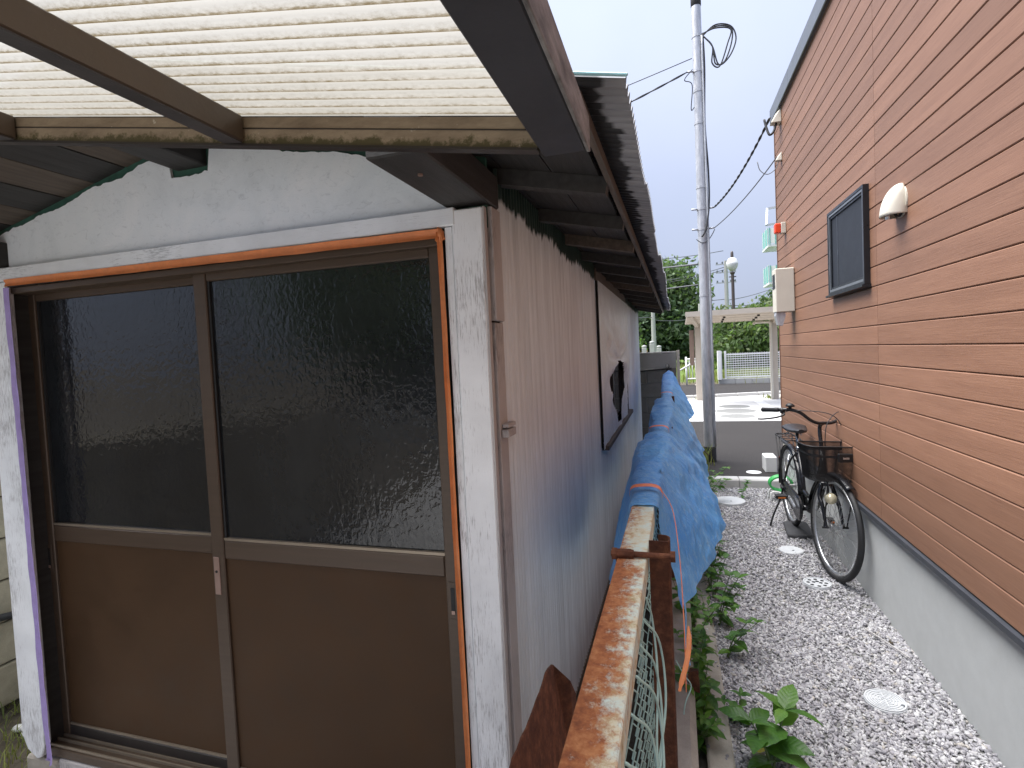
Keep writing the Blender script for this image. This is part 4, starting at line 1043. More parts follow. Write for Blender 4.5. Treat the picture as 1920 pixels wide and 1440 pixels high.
# fork (steers)
fk = MB(); cr = hp0 + Vector((.02, 0, -.035))
for s_ in (1, -1):
    fk.tube(bez([cr + Vector((0, s_ * .03, .02)), cr + Vector((.015, s_ * .050, -.05)), (1.035, s_ * .052, .45), (1.075, s_ * .053, .37), fh + Vector((0, s_ * .053, 0))], 7), [.0135] * 7 + [.013] * 7 + [.011] * 7 + [.009] * 7 + [.008], 10)
fk.tube([cr + Vector((0, -.04, .02)), cr + Vector((0, .04, .02))], .015, 10); fk.tube([hp0, cr + Vector((0, 0, .02))], .016, 10)
fk.xf(ST).build("fork", MAT["blackpaint"], bk, True)
# stem, handlebar, grips, levers, bell
hb = Vector((.865, 0, .985))
MB().tube(bez([hp1, hp1 + ax * .13, hb + Vector((-.01, 0, -.02)), hb + Vector((.03, 0, 0))], 6), .0125, 12).xf(ST).build("stem", MAT["blackpaint"], bk, True)
def hbar(s_): return [hb + Vector((.03, 0, 0)), hb + Vector((.035, s_ * .05, .002)), hb + Vector((.03, s_ * .10, .022)), hb + Vector((.01, s_ * .16, .070)), hb + Vector((-.02, s_ * .215, .088)), hb + Vector((-.09, s_ * .27, .082)), hb + Vector((-.20, s_ * .298, .070))]
bar_ = MB()
L_, R2 = hbar(1), hbar(-1)
bar_.tube(bez(list(reversed(L_))[:-1] + R2, 8), .0112, 10)
SB = ST @ Matrix.Translation(hb) @ Matrix.Rotation(math.radians(12), 4, 'Z') @ Matrix.Translation(-hb)
hbo = bar_.xf(SB).build("handlebar", MAT["blackpaint"], bk, True)
for s_ in (1, -1):
    p = hbar(s_); e0, e1 = p[-2] + Vector((.02, -s_ * .006, .001)), p[-1] + Vector((-.012, s_ * .003, -.001))
    MB().tube([e0, e0.lerp(e1, .1), e0.lerp(e1, .5), e0.lerp(e1, .95), e1], [.015, .0165, .0158, .0168, .012], 12).xf(SB).build("grip", MAT["black"], hbo, True)
    q = p[-3].lerp(p[-2], .6)
    lv = MB(); lv.tube([q + Vector((.0, 0, .012)), q + Vector((.01, 0, -.02))], .016, 8)
    lv.tube(bez([q + Vector((.01, 0, -.02)), q + Vector((.045, s_ * .01, -.028)), q + Vector((.02, s_ * .05, -.05)), q + Vector((-.07, s_ * .085, -.072)), q + Vector((-.12, s_ * .10, -.078))], 6), .0062, 8)
    lv.xf(SB).build("brake_lever", MAT["blackmatt"], hbo, True)
    MB().tube(bez([q + Vector((.012, 0, -.02)), q + Vector((.06, -s_ * .05, .0)), hb + Vector((.10, s_ * .03, .075)), hb + Vector((.125, -s_ * .05, .0)), hb + Vector((.12, -s_ * .055, -.13)), hb + Vector((.10, -s_ * .03, -.30))], 8), .0028, 6).xf(SB).build("brake_cable", MAT["cable"], hbo, True)
q = hbar(-1)[4] + Vector((0, 0, .0))
MB().lathe([(0, .045), (.016, .043), (.027, .033), (.029, .022), (.012, .02), (.006, 0)], q, 18).xf(SB).build("bell", MAT["blackmatt"], hbo, True)
# basket of wire mesh (steers with the fork)
bs = MB(); rimm = MB(); band = MB()
zt, zb_ = .875, .655
def bpt(u, v):
    """u round the rim 0..1, v 0 bottom .. 1 top"""
    A_, B_, r_ = .105, .22, .055                      # half depth, half width, corner radius: even steps round the rim
    segs = [(2 * (B_ - r_), 0), (PI / 2 * r_, 1), (2 * (A_ - r_), 2), (PI / 2 * r_, 3)] * 2
    per_ = sum(q[0] for q in segs); d_ = (u % 1) * per_; x_ = y_ = 0
    for n_i, (ln, kd) in enumerate(segs):
        if d_ <= ln or n_i == 7:
            f_ = d_ / ln; sgn = 1 if n_i < 4 else -1
            if kd == 0: x_, y_ = A_, -(B_ - r_) + f_ * 2 * (B_ - r_)
            elif kd == 1: x_, y_ = A_ - r_ + r_ * math.cos(f_ * PI / 2), B_ - r_ + r_ * math.sin(f_ * PI / 2)
            elif kd == 2: x_, y_ = A_ - r_ - f_ * 2 * (A_ - r_), B_
            else: x_, y_ = -(A_ - r_) - r_ * math.sin(f_ * PI / 2), B_ - r_ + r_ * math.cos(f_ * PI / 2)
            x_ *= sgn; y_ *= sgn; break
        d_ -= ln
    k = .82 + .18 * v
    return Vector((1.085 + x_ * k + .015 * v, y_ * k, zb_ + (zt - zb_) * v))
for i in range(170):
    u = i / 170
    bs.tube([bpt(u, 0), bpt(u, .5), bpt(u, 1)], .0016, 3, cap=False)
for j in range(1, 28):
    bs.tube([bpt(i / 48, j / 28) for i in range(48)], .0015, 3, closed=True)
for i in range(22):
    y = -.15 + .3 * i / 21; bs.tube([(.99, y, zb_), (1.2, y, zb_)], .0016, 3, cap=False)
for i in range(14):
    x = .99 + .21 * i / 13; bs.tube([(x, -.152, zb_), (x, .152, zb_)], .0016, 3, cap=False)
bko = thing_part("basket", bk)
bs.xf(ST).build("wire_mesh", MAT["blackmatt"], bko, True)
rimm.tube([bpt(i / 64, 1) for i in range(64)], .0045, 7, closed=True); rimm.tube([bpt(i / 64, 0) for i in range(64)], .004, 7, closed=True)
rimm.xf(ST).build("rim_wire", MAT["blackmatt"], bko, True)
rows = []
for i in range(65):
    u = i / 64; v = .74 - .09 * max(0, math.cos(2 * PI * (u - .17))); p = bpt(u, v); q2 = bpt(u, v + .075); o_ = Vector((p.x - 1.095, p.y, 0)).normalized() * .004
    rows.append([p + o_, q2 + o_])
band.grid(rows).xf(ST).build("band", MAT["black"], bko, True)
MB().box(1.196, 1.212, -.045, .045, .78, .835).xf(ST).build("badge_plate", MAT["blackmatt"], bko, bevel=.004)
MB().box(1.2125, 1.214, -.018, .018, .80, .812).xf(ST).build("badge", MAT["alu"], bko)
sp = MB()
for s_ in (1, -1): sp.tube(bez([fh + Vector((0, s_ * .07, 0)), (1.13, s_ * .075, .48), (1.15, s_ * .08, .645), (1.06, s_ * .08, .648), (.99, s_ * .06, .648)], 5), .0042, 7)
sp.tube([fh + Vector((0, -.08, 0)), fh + Vector((0, .08, 0))], .007, 8)
sp.xf(ST).build("basket_stay", MAT["blackmatt"], bk, True)
# mudguards
def guard(c, a0, a1, M_, nm):
    rows = []
    for i in range(31):
        a = math.radians(a0 + (a1 - a0) * i / 30); row = []
        for k in range(7):
            t = k / 6 * 2 - 1; r = WR + .022 - .014 * t * t
            row.append(Vector(c) + Vector((r * math.cos(a), t * .030, r * math.sin(a))))
        rows.append(row)
    o = MB().grid(rows).xf(M_).build(nm, MAT["blackpaint"], bk, True); m_ = o.modifiers.new("thick", 'SOLIDIFY'); m_.thickness = .0015; return o
guard((WB, 0, WR), 58, 178, ST, "mudguard"); guard((0, 0, WR), 0, 190, I4, "mudguard")
# headlamp
lm = MB().lathe([(0, .050), (.020, .047), (.034, .030), (.036, .012), (.030, .006), (.020, -.03), (0, -.04)], (0, 0, 0), 22, 0)
M_l = ST @ Matrix.Translation((1.13, -.055, .535))
lm.xf(M_l).build("headlamp", MAT["lamp"], bk, True)
MB().tube(bez([(1.12, -.055, .55), (1.10, -.05, .60), (1.04, -.03, .625), (.99, 0, .60)], 6), .005, 7).xf(ST).build("lamp_bracket", MAT["blackmatt"], bk, True)
MB().tube(bez([(1.12, -.06, .50), (1.10, -.07, .45), (1.105, -.07, .40), (1.085, -.06, .36)], 6), .0035, 6).xf(ST).build("dynamo_wire", MAT["blackmatt"], bk, True)
# saddle
rows = []
sc0 = stt + (stt - bb).normalized() * .14
for i in range(15):
    t = i / 14; x = sc0.x - .13 + .27 * t; hw = .098 * (1 - t) ** .55 * (1 if t > .12 else (.55 + .45 * t / .12)) + .020 * t; zc = sc0.z + .030 - .012 * math.sin(PI * t) - .01 * t
    hh = .042 * (1 - .45 * t) * (1 if t > .1 else .6 + 4 * t)
    row = []
    for k in range(17):
        b = 2 * PI * k / 16; row.append((x, math.sin(b) * hw, zc + (math.cos(b) * hh * (.55 if math.cos(b) > 0 else .75))))
    rows.append(row)
sdl = MB().grid(rows)
sdl.add(rows[0][:-1], [tuple(range(16))]); sdl.add(rows[-1][:-1], [tuple(range(15, -1, -1))])
sdo = sdl.build("saddle", MAT["saddle"], bk, True)
for s_ in (1, -1):
    sprg = MB(); pts = [(sc0.x - .085 + .012 * math.cos(a), s_ * .045 + .012 * math.sin(a), sc0.z - .045 + .05 * a / (8 * PI)) for a in np.linspace(0, 8 * PI, 50)]
    sprg.tube(pts, .003, 5).build("spring", MAT["chrome"], sdo, True)
# rear rack
rk = MB(); zr_ = .735
for s_ in (1, -1):
    rk.tube(bez([(.20, s_ * .05, zr_), (.0, s_ * .065, zr_), (-.22, s_ * .065, zr_), (-.27, s_ * .05, zr_), (-.275, 0, zr_)], 6), .0052, 8)
    rk.tube([(-.10, s_ * .065, zr_), rh + Vector((0, s_ * .07, .01))], .0045, 7); rk.tube([(-.24, s_ * .065, zr_), rh + Vector((-.005, s_ * .07, .01))], .0045, 7)
for x in (.12, .0, -.12, -.22): rk.tube([(x, -.065, zr_), (x, .065, zr_)], .004, 7)
rk.tube([(.2, 0, zr_), (-.27, 0, zr_)], .004, 7)
rk.build("rear_rack", MAT["blackmatt"], bk, True)
MB().lathe([(0, -.004), (.022, -.004), (.022, .006), (0, .008)], (-.345, 0, .5), 18, 0).build("rear_reflector", MAT["redlens"], bk, True)
# chain case, cranks, pedals (drive side is -y)
cc = MB(); P_ = []
for i in range(17): a = PI / 2 - PI * i / 16; P_.append((bb.x + .095 * math.cos(a), bb.z + .095 * math.sin(a)))
for i in range(17): a = -PI / 2 - PI * i / 16; P_.append((rh.x + .055 * math.cos(a), rh.z + .055 * math.sin(a)))
cc.prism(P_, 1, -.066, -.044).build("chain_case", MAT["blackpaint"], bk, bevel=.006)
def crank(s_, ang):
    e = bb + Vector((.165 * math.cos(ang), s_ * .085, .165 * math.sin(ang)))
    MB().bar(bb + Vector((0, s_ * .078, 0)), e, .014, .022).build("crank", MAT["alu"], bk, bevel=.003)
    p = thing_part("pedal", bk)
    MB().tube([e, e + Vector((0, s_ * .10, 0))], .007, 8).build("axle", MAT["chrome"], p, True)
    MB().box(e.x - .034, e.x + .034, min(e.y + s_ * .015, e.y + s_ * .1), max(e.y + s_ * .015, e.y + s_ * .1), e.z + .004, e.z + .014).build("tread", MAT["black"], p, bevel=.002)
    MB().box(e.x - .034, e.x + .034, min(e.y + s_ * .015, e.y + s_ * .1), max(e.y + s_ * .015, e.y + s_ * .1), e.z - .014, e.z - .004).build("tread", MAT["black"], p, bevel=.002)
    for dx in (.0352, -.0352): MB().box(e.x + dx - .001, e.x + dx + .001, min(e.y + s_ * .03, e.y + s_ * .085), max(e.y + s_ * .03, e.y + s_ * .085), e.z - .009, e.z + .003).build("reflector", MAT["amber"], p)
crank(-1, math.radians(165)); crank(1, math.radians(-15))
kst = MB(); kst.tube(bez([rh + Vector((.02, -.07, -.02)), (.04, -.10, .22), (.06, -.155, .10), (.075, -.185, .008)], 6), .0075, 8)
kst.tube([rh + Vector((-.01, -.075, 0)), rh + Vector((.04, -.075, -.02))], .012, 8); kst.build("kickstand", MAT["blackmatt"], bk, True)
lk = MB(); lk.tube(bez([(.10, -.03, .62), (.15, -.05, .57), (.13, 0, .50), (.05, .045, .60), (.10, .03, .63)], 8), .007, 8); lk.build("ring_lock", MAT["chrome"], bk, True)
sl = MB().hexa([(.83, 4.62, .004), (1.04, 4.62, .004), (1.045, 4.98, .004), (.86, 4.98, .004), (.835, 4.625, .03), (1.035, 4.625, .03), (1.04, 4.975, .03), (.865, 4.975, .03)]).build("slate_slab", MAT["slate"], None, bevel=.006)
tag(sl, "flat dark slate slab on the gravel under the bicycle", "slab")
t = thing("white_block_pair", "short white concrete block by the corner of the brown building", "block", (1.03, 6.75, 0))
MB().box(1.03, 1.16, 6.95, 7.2, .0, .19).build("block", MAT["white"], t, bevel=.01)
t2 = thing("hose_reel", "bright green hose coil on a white frame behind the bicycle", "hose", (.985, 5.72, 0))
for k in range(4): MB().tube([(.985 + .0 + .10 * math.cos(a), 5.72 + k * .022, .165 + .07 * math.sin(a)) for a in np.linspace(0, 2 * PI, 25)[:-1]], .011, 7, closed=True).build("hose", MAT["green"], t2, True)
for y in (5.69, 5.81): MB().tube(bez([(.88, y, .0), (.90, y, .09), (.985, y, .085), (1.05, y, .09), (1.07, y, .0)], 5), .010, 7).build("frame", MAT["white"], t2, True)
t3 = thing("pipe_loop", "cream curved pipe at the far corner of the brown building", "pipe", (1.12, 6.25, 0))
for k in range(2): MB().tube(bez([(1.12 + .08 * k, 6.22, 0), (1.12 + .08 * k, 6.22, .85), (1.10 + .08 * k, 6.24, .97), (1.20 + .08 * k, 6.28, 1.04), (1.32 + .05 * k, 6.3, .95), (1.34 + .05 * k, 6.3, 0)], 7), .022, 10).build("pipe", MAT["ivory"], t3, True)

# ================================================================== STEEL POLE with cables
PX, PY = .453, 7.58
pole = thing("steel_pole", "tall galvanised steel service pole standing at the asphalt's edge", "pole", (PX, PY, 0))
prof = [(.074, -.1), (.074, .0), (.071, 1.5), (.067, 3.0), (.063, 4.4), (.059, 5.95)]
def pxr(z): return .0745 - .0025 * z
MB().lathe(prof, (PX, PY, 0), 28).build("shaft", MAT["galv"], pole, 40)
MB().lathe([(.079, .0), (.079, .20), (.0755, .205), (.0755, .0)], (PX, PY, 0), 28).build("base_sleeve", MAT["black"], pole, 40)
MB().lathe([(.060, 5.9), (.064, 5.905), (.064, 6.0), (.03, 6.03), (0, 6.03)], (PX, PY, 0), 24).build("cap", MAT["black"], pole, 40)
for z in (5.52, 5.08, 4.83, 4.42, 3.6, 3.32, 3.06, 2.2):
    MB().lathe([(pxr(z), z - .014), (pxr(z) + .005, z - .014), (pxr(z) + .005, z + .014), (pxr(z), z + .014)], (PX, PY, 0), 24).build("band", MAT["galv"], pole, 40)
for z, d in ((5.08, -1), (3.32, -1), (3.32, 1), (3.06, -1), (3.06, 1)):
    MB().tube([(PX + d * pxr(z), PY - .03, z), (PX + d * (pxr(z) + .07), PY - .05, z)], .012, 8).build("hook", MAT["galv"], pole, True)
MB().tube(bez([(PX + .07, PY - .03, 5.54), (PX + .078, PY - .05, 5.1), (PX + .06, PY - .06, 4.4), (PX + .085, PY - .05, 3.8), (PX + .08, PY - .06, 3.36), (PX + .03, PY - .09, 3.05), (PX - .02, PY - .09, 2.95)], 8), .011, 8).build("drop_cable", MAT["cable"], pole, True)
MB().tube(bez([(PX + .055, PY - .055, 5.5), (PX + .056, PY - .060, 4.6), (PX + .058, PY - .064, 3.6), (PX + .062, PY - .066, 2.5), (PX + .066, PY - .068, .2)], 8), .013, 8).build("conduit", MAT["galv"], pole, True)
coil = MB()
for k in range(3):
    coil.tube(bez([(PX + .06, PY - .03, 5.50 + .015 * k), (PX + .22, PY - .05, 5.60 - .02 * k), (PX + .40, PY - .05, 5.55 - .02 * k), (PX + .46 - .05 * k, PY - .05, 5.38 - .02 * k), (PX + .38 - .06 * k, PY - .05, 5.18 - .05 * k), (PX + .25 - .04 * k, PY - .05, 5.10 + .02 * k), (PX + .18, PY - .05, 5.34), (PX + .08, PY - .04, 5.49)], 8), .009, 7)
coil.build("cable_coil", MAT["cable"], pole, True)
MB().tube(bez([(PX - .07, PY - .05, 5.1), (PX - .17, PY - .06, 4.98), (PX - .08, PY - .07, 4.9), (PX - .10, PY - .06, 4.6), (PX - .06, PY - .05, 4.62)], 8), .006, 6).build("cable_tail", MAT["cable"], pole, True)

def sagline(a, b, sag, n=16):
    a, b = Vector(a), Vector(b); return [a.lerp(b, i / n) - Vector((0, 0, sag * 4 * (i / n) * (1 - i / n))) for i in range(n + 1)]
def cable(a, b, r, sag, lab, mat="cable", twist=0):
    p = sagline(a, b, sag, 60 if twist else 18); m = MB()
    if twist:
        for k in range(2):
            m.tube([q + Vector((0, .0, 0)) + twist * Vector((math.cos(i * .9 + k * PI), 0, math.sin(i * .9 + k * PI))) for i, q in enumerate(p)], r, 6)
    else: m.tube(p, r, 6)
    tag(m.build("overhead_cable", MAT[mat], None, True), lab, "cable", "overhead cables")
cable((PX - .13, PY - .05, 5.08), (-3.4, 5.0, 2.95), .0075, .10, "thick twisted cable running down from the pole behind the shed roof", twist=.006)
cable((PX - .07, PY - .03, 5.25), (-5.5, 7.6, 4.05), .006, .05, "thin straight wire leaving the pole towards the shed ridge", "greycable")
cable((PX + .14, PY - .05, 3.32), (.965, 5.70, 3.66), .0075, .09, "thick twisted cable from the pole to the brown building's upper hood", twist=.006)
cable((PX + .14, PY - .05, 3.06), (1.02, 5.71, 3.295), .006, .05, "thin cable from the pole to the brown building's lower hood", "greycable")
cable((PX + .14, PY - .05, 3.04), (PX - .09, PY - .08, 2.93), .006, .10, "slack loop of thin cable hanging round the pole", "greycable")
cable((PX - .08, PY + .02, 2.62), (-6, 26, 5.6), .012, .15, "pale wire from behind the pole to the left over the roof edge", "greycable")
cable((PX - .08, PY + .02, 2.35), (-6, 27, 4.4), .009, .1, "lower pale wire behind the pole above the trees", "greycable")
MB_ = None

# ================================================================== BLOCK WALL past the shed
bw = thing("block_wall", "grey concrete block wall closing the gap behind the shed", "wall", (-.2, 7.6, 0))
random.seed(2)
for r in range(7):
    z0 = .07 + r * .2
    off = .19 if r % 2 else 0
    x = -2.9 + off; yo = 0 if z0 < 1.2 else .03
    while x < .06:
        x1 = min(x + .39, .065)
        if x1 - x > .05: MB().box(x + .004, x1 - .004, 7.52 + yo, 7.64 + yo, z0 + .004, z0 + .196).build("block", MAT["block"], bw, bevel=.004)
        x += .397
MB().box(-2.9, .06, 7.535, 7.625, -.05, 1.463).build("mortar", MAT["concrete"], bw)
MB().box(-2.9, .062, 7.54, 7.69, 1.468, 1.486).build("coping", MAT["pad"], bw)
MB().box(.067, .105, 7.50, 7.68, -.05, 1.50).build("end_post", MAT["ivory"], bw)
t = thing("shadow_gap_bar", "thin dark bar with a clamp, drawn for the shadow gap across the grey block wall", "pipe", (-.25, 7.47, 1.25))
MB().tube([(-.44, 7.47, 1.243), (-.0, 7.47, 1.262)], .014, 8).build("tube", MAT["black"], t, True)  # dark bar stands in for the shadow gap below the set-back courses
MB().tube([(-.05, 7.44, 1.24), (-.05, 7.50, 1.31)], .022, 8).build("clamp", MAT["black"], t, True)

# old block wall to the left of the shed
ob = thing("old_block_wall", "mossy beige concrete block wall left of the shed's front post", "wall", (-3.1, 3, 0))
for r in range(6):
    z0 = .02 + r * .195; y = -1.6 + (.2 if r % 2 else 0)
    while y < 7.2:
        MB().box(-3.15, -3.03 + .006 * random.random(), y + .004, y + .392, z0 + .004, z0 + .191).build("block", MAT["oldblock"], ob, bevel=.006)
        y += .398
MB().box(-3.14, -3.045, -1.6, 7.5, -.05, 1.17).build("mortar", MAT["soil"], ob)
for i, (z, y0, y1, lab) in enumerate(((.50, 1.4, 3.4, "black cable lying along the old block wall"), )):
    tag(MB().tube(bez([(-3.0, y0, z), (-2.96, 1.8, z - .06), (-2.93, 2.1, z - .03), (-2.98, 2.6, z + .02), (-3.0, y1, z)], 8), .017, 8).build("wall_cable", MAT["black"], None, True), lab, "cable")
tag(MB().bar((-3.2, 1.6, .16), (-2.72, 2.25, .06), .10, .025).build("fallen_board", MAT["slate"], None), "grey board fallen on the grass by the shed's left post", "board")
tag(MB().tube(bez([(-3.3, 1.7, .30), (-3.0, 1.85, .36), (-2.8, 2.0, .43)], 6), .005, 6).build("dry_stick", MAT["greyplank"], None), "thin dry stick leaning on the old block wall", "stick")
pb = thing("pebble_patch", "few white pebbles in the grass beside the shed's left post", "pebbles", (-2.75, 1.62, 0))
for i in range(16):
    x, y, r = -2.85 + .3 * random.random(), 1.56 + .22 * random.random(), .012 + .014 * random.random()
    rows = [[(x + r * math.sin(PI * a / 6) * math.cos(2 * PI * b / 8) * 1.3, y + r * math.sin(PI * a / 6) * math.sin(2 * PI * b / 8), .012 + r * .7 * math.cos(PI * a / 6)) for b in range(9)] for a in range(7)]
    MB().grid(rows).build("pebble", MAT["white"], pb, True)

# ================================================================== WEEDS
def leaf_mesh(name, mat, L=1.0, wd=.5, curl=.25):
    rows = []
    for i in range(8):
        t = i / 7; w = wd * .5 * (math.sin(PI * t ** .72) ** .9) * (1 if t < .98 else .1) + .004; z = curl * (.35 * math.sin(PI * t * .8) - t * t * .55)
        sr = 1 + (.06 if i % 2 else -.04)
        rows.append([(t * L, -w * L * sr, (z + .10 * w) * L), (t * L, -w * .5 * L, (z + .05 * w) * L), (t * L, 0, z * L - .02 * L), (t * L, w * .5 * L, (z + .05 * w) * L), (t * L, w * L * sr, (z + .10 * w) * L)])
    return MB().grid(rows).mesh(name, mat, True)
LM = {k: leaf_mesh("leaf_" + k, MAT[k], .07, .52) for k in ("leaf", "leaf2", "leafy", "leafb")}
def weed(x, y, z, h, ls, lab, seed, nst=1, lean=.2, kinds=("leaf",), nodes=5, cat="weed", toward=None, group="weeds along the fence"):
    random.seed(seed); t = thing("weed", lab, cat, (x, y, z), 0, group)
    for s_ in range(nst):
        a = random.uniform(0, 2 * PI) if toward is None else toward + random.uniform(-.5, .5); l = lean * random.uniform(.5, 1.3); hh = h * random.uniform(.75, 1.1)
        P = bez([(x, y, z - .01), (x + math.cos(a) * l * hh * .35, y + math.sin(a) * l * hh * .35, z + hh * .5), (x + math.cos(a) * l * hh, y + math.sin(a) * l * hh, z + hh)], 8)
        MB().tube(P, [.0035 * (1 - .6 * i / (len(P) - 1)) * min(1.6, max(.6, ls)) for i in range(len(P))], 6).build("stem", MAT["stem"], t, True)
        for nd in range(nodes):
            f = .25 + .75 * nd / max(1, nodes - 1); p = P[min(len(P) - 1, int(f * (len(P) - 1)))]
            for sd_ in range(2 if nd < nodes - 1 else 4):
                az = nd * 1.57 + sd_ * (PI if nd < nodes - 1 else PI / 2) + random.uniform(-.35, .35) + seed
                el = random.uniform(-.35, .25) + (.3 if nd == nodes - 1 else 0)
                k = ls * random.uniform(.7, 1.15) * (.75 if nd == nodes - 1 else 1)
                o = place("leaf", LM[random.choice(kinds)], t, p); o.rotation_euler = (random.uniform(-.4, .4), -el, az); o.scale = (k, k * random.uniform(.85, 1.1), k)
    return t
WL = [(.30, 2.05, 0, .20, 2.1, "large broad-leaved green weed in the gravel, nearest the camera", 1, 2, .35, ("leaf", "leaf", "leaf", "leaf2"), 4),
      (.225, 2.30, .0, .10, .8, "low bushy weed just behind the large broad-leaved one", 3, 3, .7, ("leaf",), 3),
      (.06, 2.35, .0, .18, .85, "yellowish green weed filling the gap left of the concrete ledge's near end", 4, 3, .35, ("leaf2", "leaf2", "leaf"), 5),
      (.05, 2.62, .0, .22, .85, "pale green weed in the gap at the fence foot, second from the camera", 5, 3, .4, ("leaf2",), 5),
      (.06, 2.95, .0, .24, .75, "pale green weed in the fence gap under the trailing twine", 6, 3, .4, ("leaf2", "leaf"), 5),
      (.21, 2.78, .0, .20, 1.1, "leafy weed leaning from the ledge over the gravel, halfway to the tarpaulin", 7, 2, .8, ("leaf", "leaf", "leaf2"), 4, 0),
      (.14, 3.05, .03, .16, .55, "bushy small-leaved weed growing across the concrete ledge", 8, 5, .9, ("leaf2", "leaf"), 4),
      (.20, 3.42, .0, .30, 1.0, "tall dark leafy weed beside the ledge below the tarpaulin's corner", 9, 2, .25, ("leaf",), 6),
      (.22, 3.75, .0, .26, .95, "upright weed behind the tall dark one, under the tarpaulin's edge", 10, 2, .3, ("leaf",), 5),
      (.28, 4.6, .0, .16, .8, "small weed in the gravel right of the tarpaulin", 11, 2, .4, ("leaf",), 4),
      (.28, 5.55, .0, .24, 1.1, "straggly weed beside the largest drain cover", 12, 3, .8, ("leaf2", "leaf"), 4, 0),
      (.30, 6.0, .0, .26, 1.0, "sprawling weed against the kerb near the pole", 13, 4, .8, ("leaf", "leaf2"), 4, .2),
      (.62, 5.72, .0, .18, .9, "weed sprig rising behind the largest drain cover's right edge", 14, 2, .5, ("leaf",), 4),
      (.05, 2.1, .0, .14, .8, "weed with a yellowed leaf at the very foot of the rusty post", 15, 3, .4, ("leaf2", "leaf"), 4)]
WL += [(.06, 2.2, .0, .26, .95, "tall pale weed in the fence gap, first from the camera", 21, 4, .3, ("leaf2", "leaf"), 6),
      (.055, 2.48, .0, .28, .95, "bushy pale weed in the fence gap beside the rusty scrap", 22, 4, .35, ("leaf2", "leaf"), 6),
      (.06, 2.8, .0, .30, .9, "dense pale weed in the fence gap below the orange ribbon", 23, 4, .4, ("leaf2", "leaf"), 6),
      (.20, 3.1, .0, .26, 1.15, "dark leafy weed at the gravel's edge beside the ledge", 24, 3, .5, ("leaf",), 5, 0),
      (.19, 3.58, .0, .36, 1.1, "tallest dark weed, standing against the tarpaulin's corner", 25, 3, .25, ("leaf",), 7),
      (.07, 3.2, .0, .28, .85, "pale weed in the fence gap behind the bushy small-leaved one", 26, 3, .4, ("leaf2", "leaf"), 5),
      (.24, 5.9, .0, .34, 1.2, "tall weed clump between the tarpaulin and the kerb", 27, 4, .5, ("leaf2", "leaf"), 6)]
for a in WL:
    x, y, z, h, ls, lab, seed, nst, lean, kinds, nodes = a[:11]
    weed(x, y, z, h, ls, lab, seed, nst, lean, kinds, nodes, toward=(a[11] if len(a) > 11 else None))
for i, (x, y, z, k, rz, lab) in enumerate(((.235, 2.12, .03, 1.0, .5, "yellow fallen leaf beside the concrete ledge"), (.13, 2.78, .085, .9, 2.2, "dark curled dead leaf over the concrete ledge"), (1.0, 3.05, .02, .6, 1.0, "dry brown leaf on the gravel by the foundation"))):
    o = place("fallen_leaf", LM["leafy" if i == 0 else "leafb"], None, (x, y, z)); o.rotation_euler = (.3, .2, rz); o.scale = (k,) * 3; tag(o, lab, "leaf")
tag(MB().hexa([(.02, 2.22, .17), (.065, 2.2, .17), (.07, 2.27, .15), (.03, 2.28, .15), (.022, 2.22, .24), (.06, 2.21, .255), (.062, 2.26, .235), (.03, 2.27, .23)]).build("rust_flake", MAT["rust"], None), "rusty scrap of iron on the fence footing", "scrap")
tag(MB().tube(bez([(-.02, 1.98, .42), (.005, 2.03, .34), (.03, 2.06, .28), (.005, 2.03, .22), (-.01, 1.98, .10)], 6), .0024, 6).build("bent_wire", MAT["mint"], None, True), "bent pale green wire poking out of the fence foot", "wire")
tw = MB().tube(bez([(.93, 3.18, .02), (.98, 3.05, .026), (1.04, 2.92, .02)], 5), .004, 5).build("twig", MAT["greyplank"], None); tag(tw, "thin dry twig on the gravel beside the foundation", "twig")
for (x, y, dx, lab) in ((.36, 5.0, .12, "dark bent stalk poking out behind the tarpaulin"),):
    tag(MB().tube(bez([(.15, 4.95, .62), (.22, 4.9, .66), (.28, 4.9, .60)], 5), .006, 6).build("dry_stalk", MAT["bark"], None), lab, "stalk")

# ================================================================== BACKGROUND beyond the passage
# cantilevered cycle shelter
sh = thing("cycle_shelter", "beige cantilevered metal shelter beyond the parking pad", "shelter", (1.7, 16, 0))
for x in (.73, 2.66):
    MB().box(x - .085, x + .085, 15.92, 16.08, 0, 2.18).build("post", MAT["shelter"], sh, bevel=.01)
    MB().bar((x, 16.1, 2.10), (x - (.25 if x < 1 else -.1), 13.9, 2.30), .10, .13).build("arm", MAT["shelter"], sh)
for i in range(5):
    t0, t1 = i / 5 + .01, (i + 1) / 5 - .01
    ya, yb = 16.1 - 2.25 * t0, 16.1 - 2.25 * t1; za, zb2 = 2.15 + .16 * t0, 2.15 + .16 * t1
    MB().hexa([(.40, ya, za), (2.92, ya, za), (2.92, yb, zb2), (.40, yb, zb2), (.40, ya, za + .02), (2.92, ya, za + .02), (2.92, yb, zb2 + .02), (.40, yb, zb2 + .02)]).build("roof_panel", MAT["shelter_roof"], sh)
    MB().bar((.40, yb, zb2 - .02), (2.92, yb, zb2 - .02), .05, .05).build("roof_batten", MAT["shelter"], sh)
MB().bar((.36, 13.82, 2.31), (2.96, 13.82, 2.31), .06, .12).build("front_gutter", MAT["shelter"], sh)
for x in (1.28, 2.06):
    for i in range(3): MB().box(x - .02 + .02 * i, x + .03 + .02 * i, 14.3 + i * .55, 14.42 + i * .55, 2.19 - .03 * i, 2.25 - .03 * i).build("bracket", MAT["bronze_dark"], sh)
MB().tube(bez([(2.57, 15.86, .0), (2.57, 15.86, 1.0), (2.57, 15.86, 2.0), (2.54, 15.86, 2.08), (2.2, 15.86, 2.09), (2.15, 15.86, 2.04)], 6), .035, 8).build("downpipe", MAT["ivory"], sh, True)
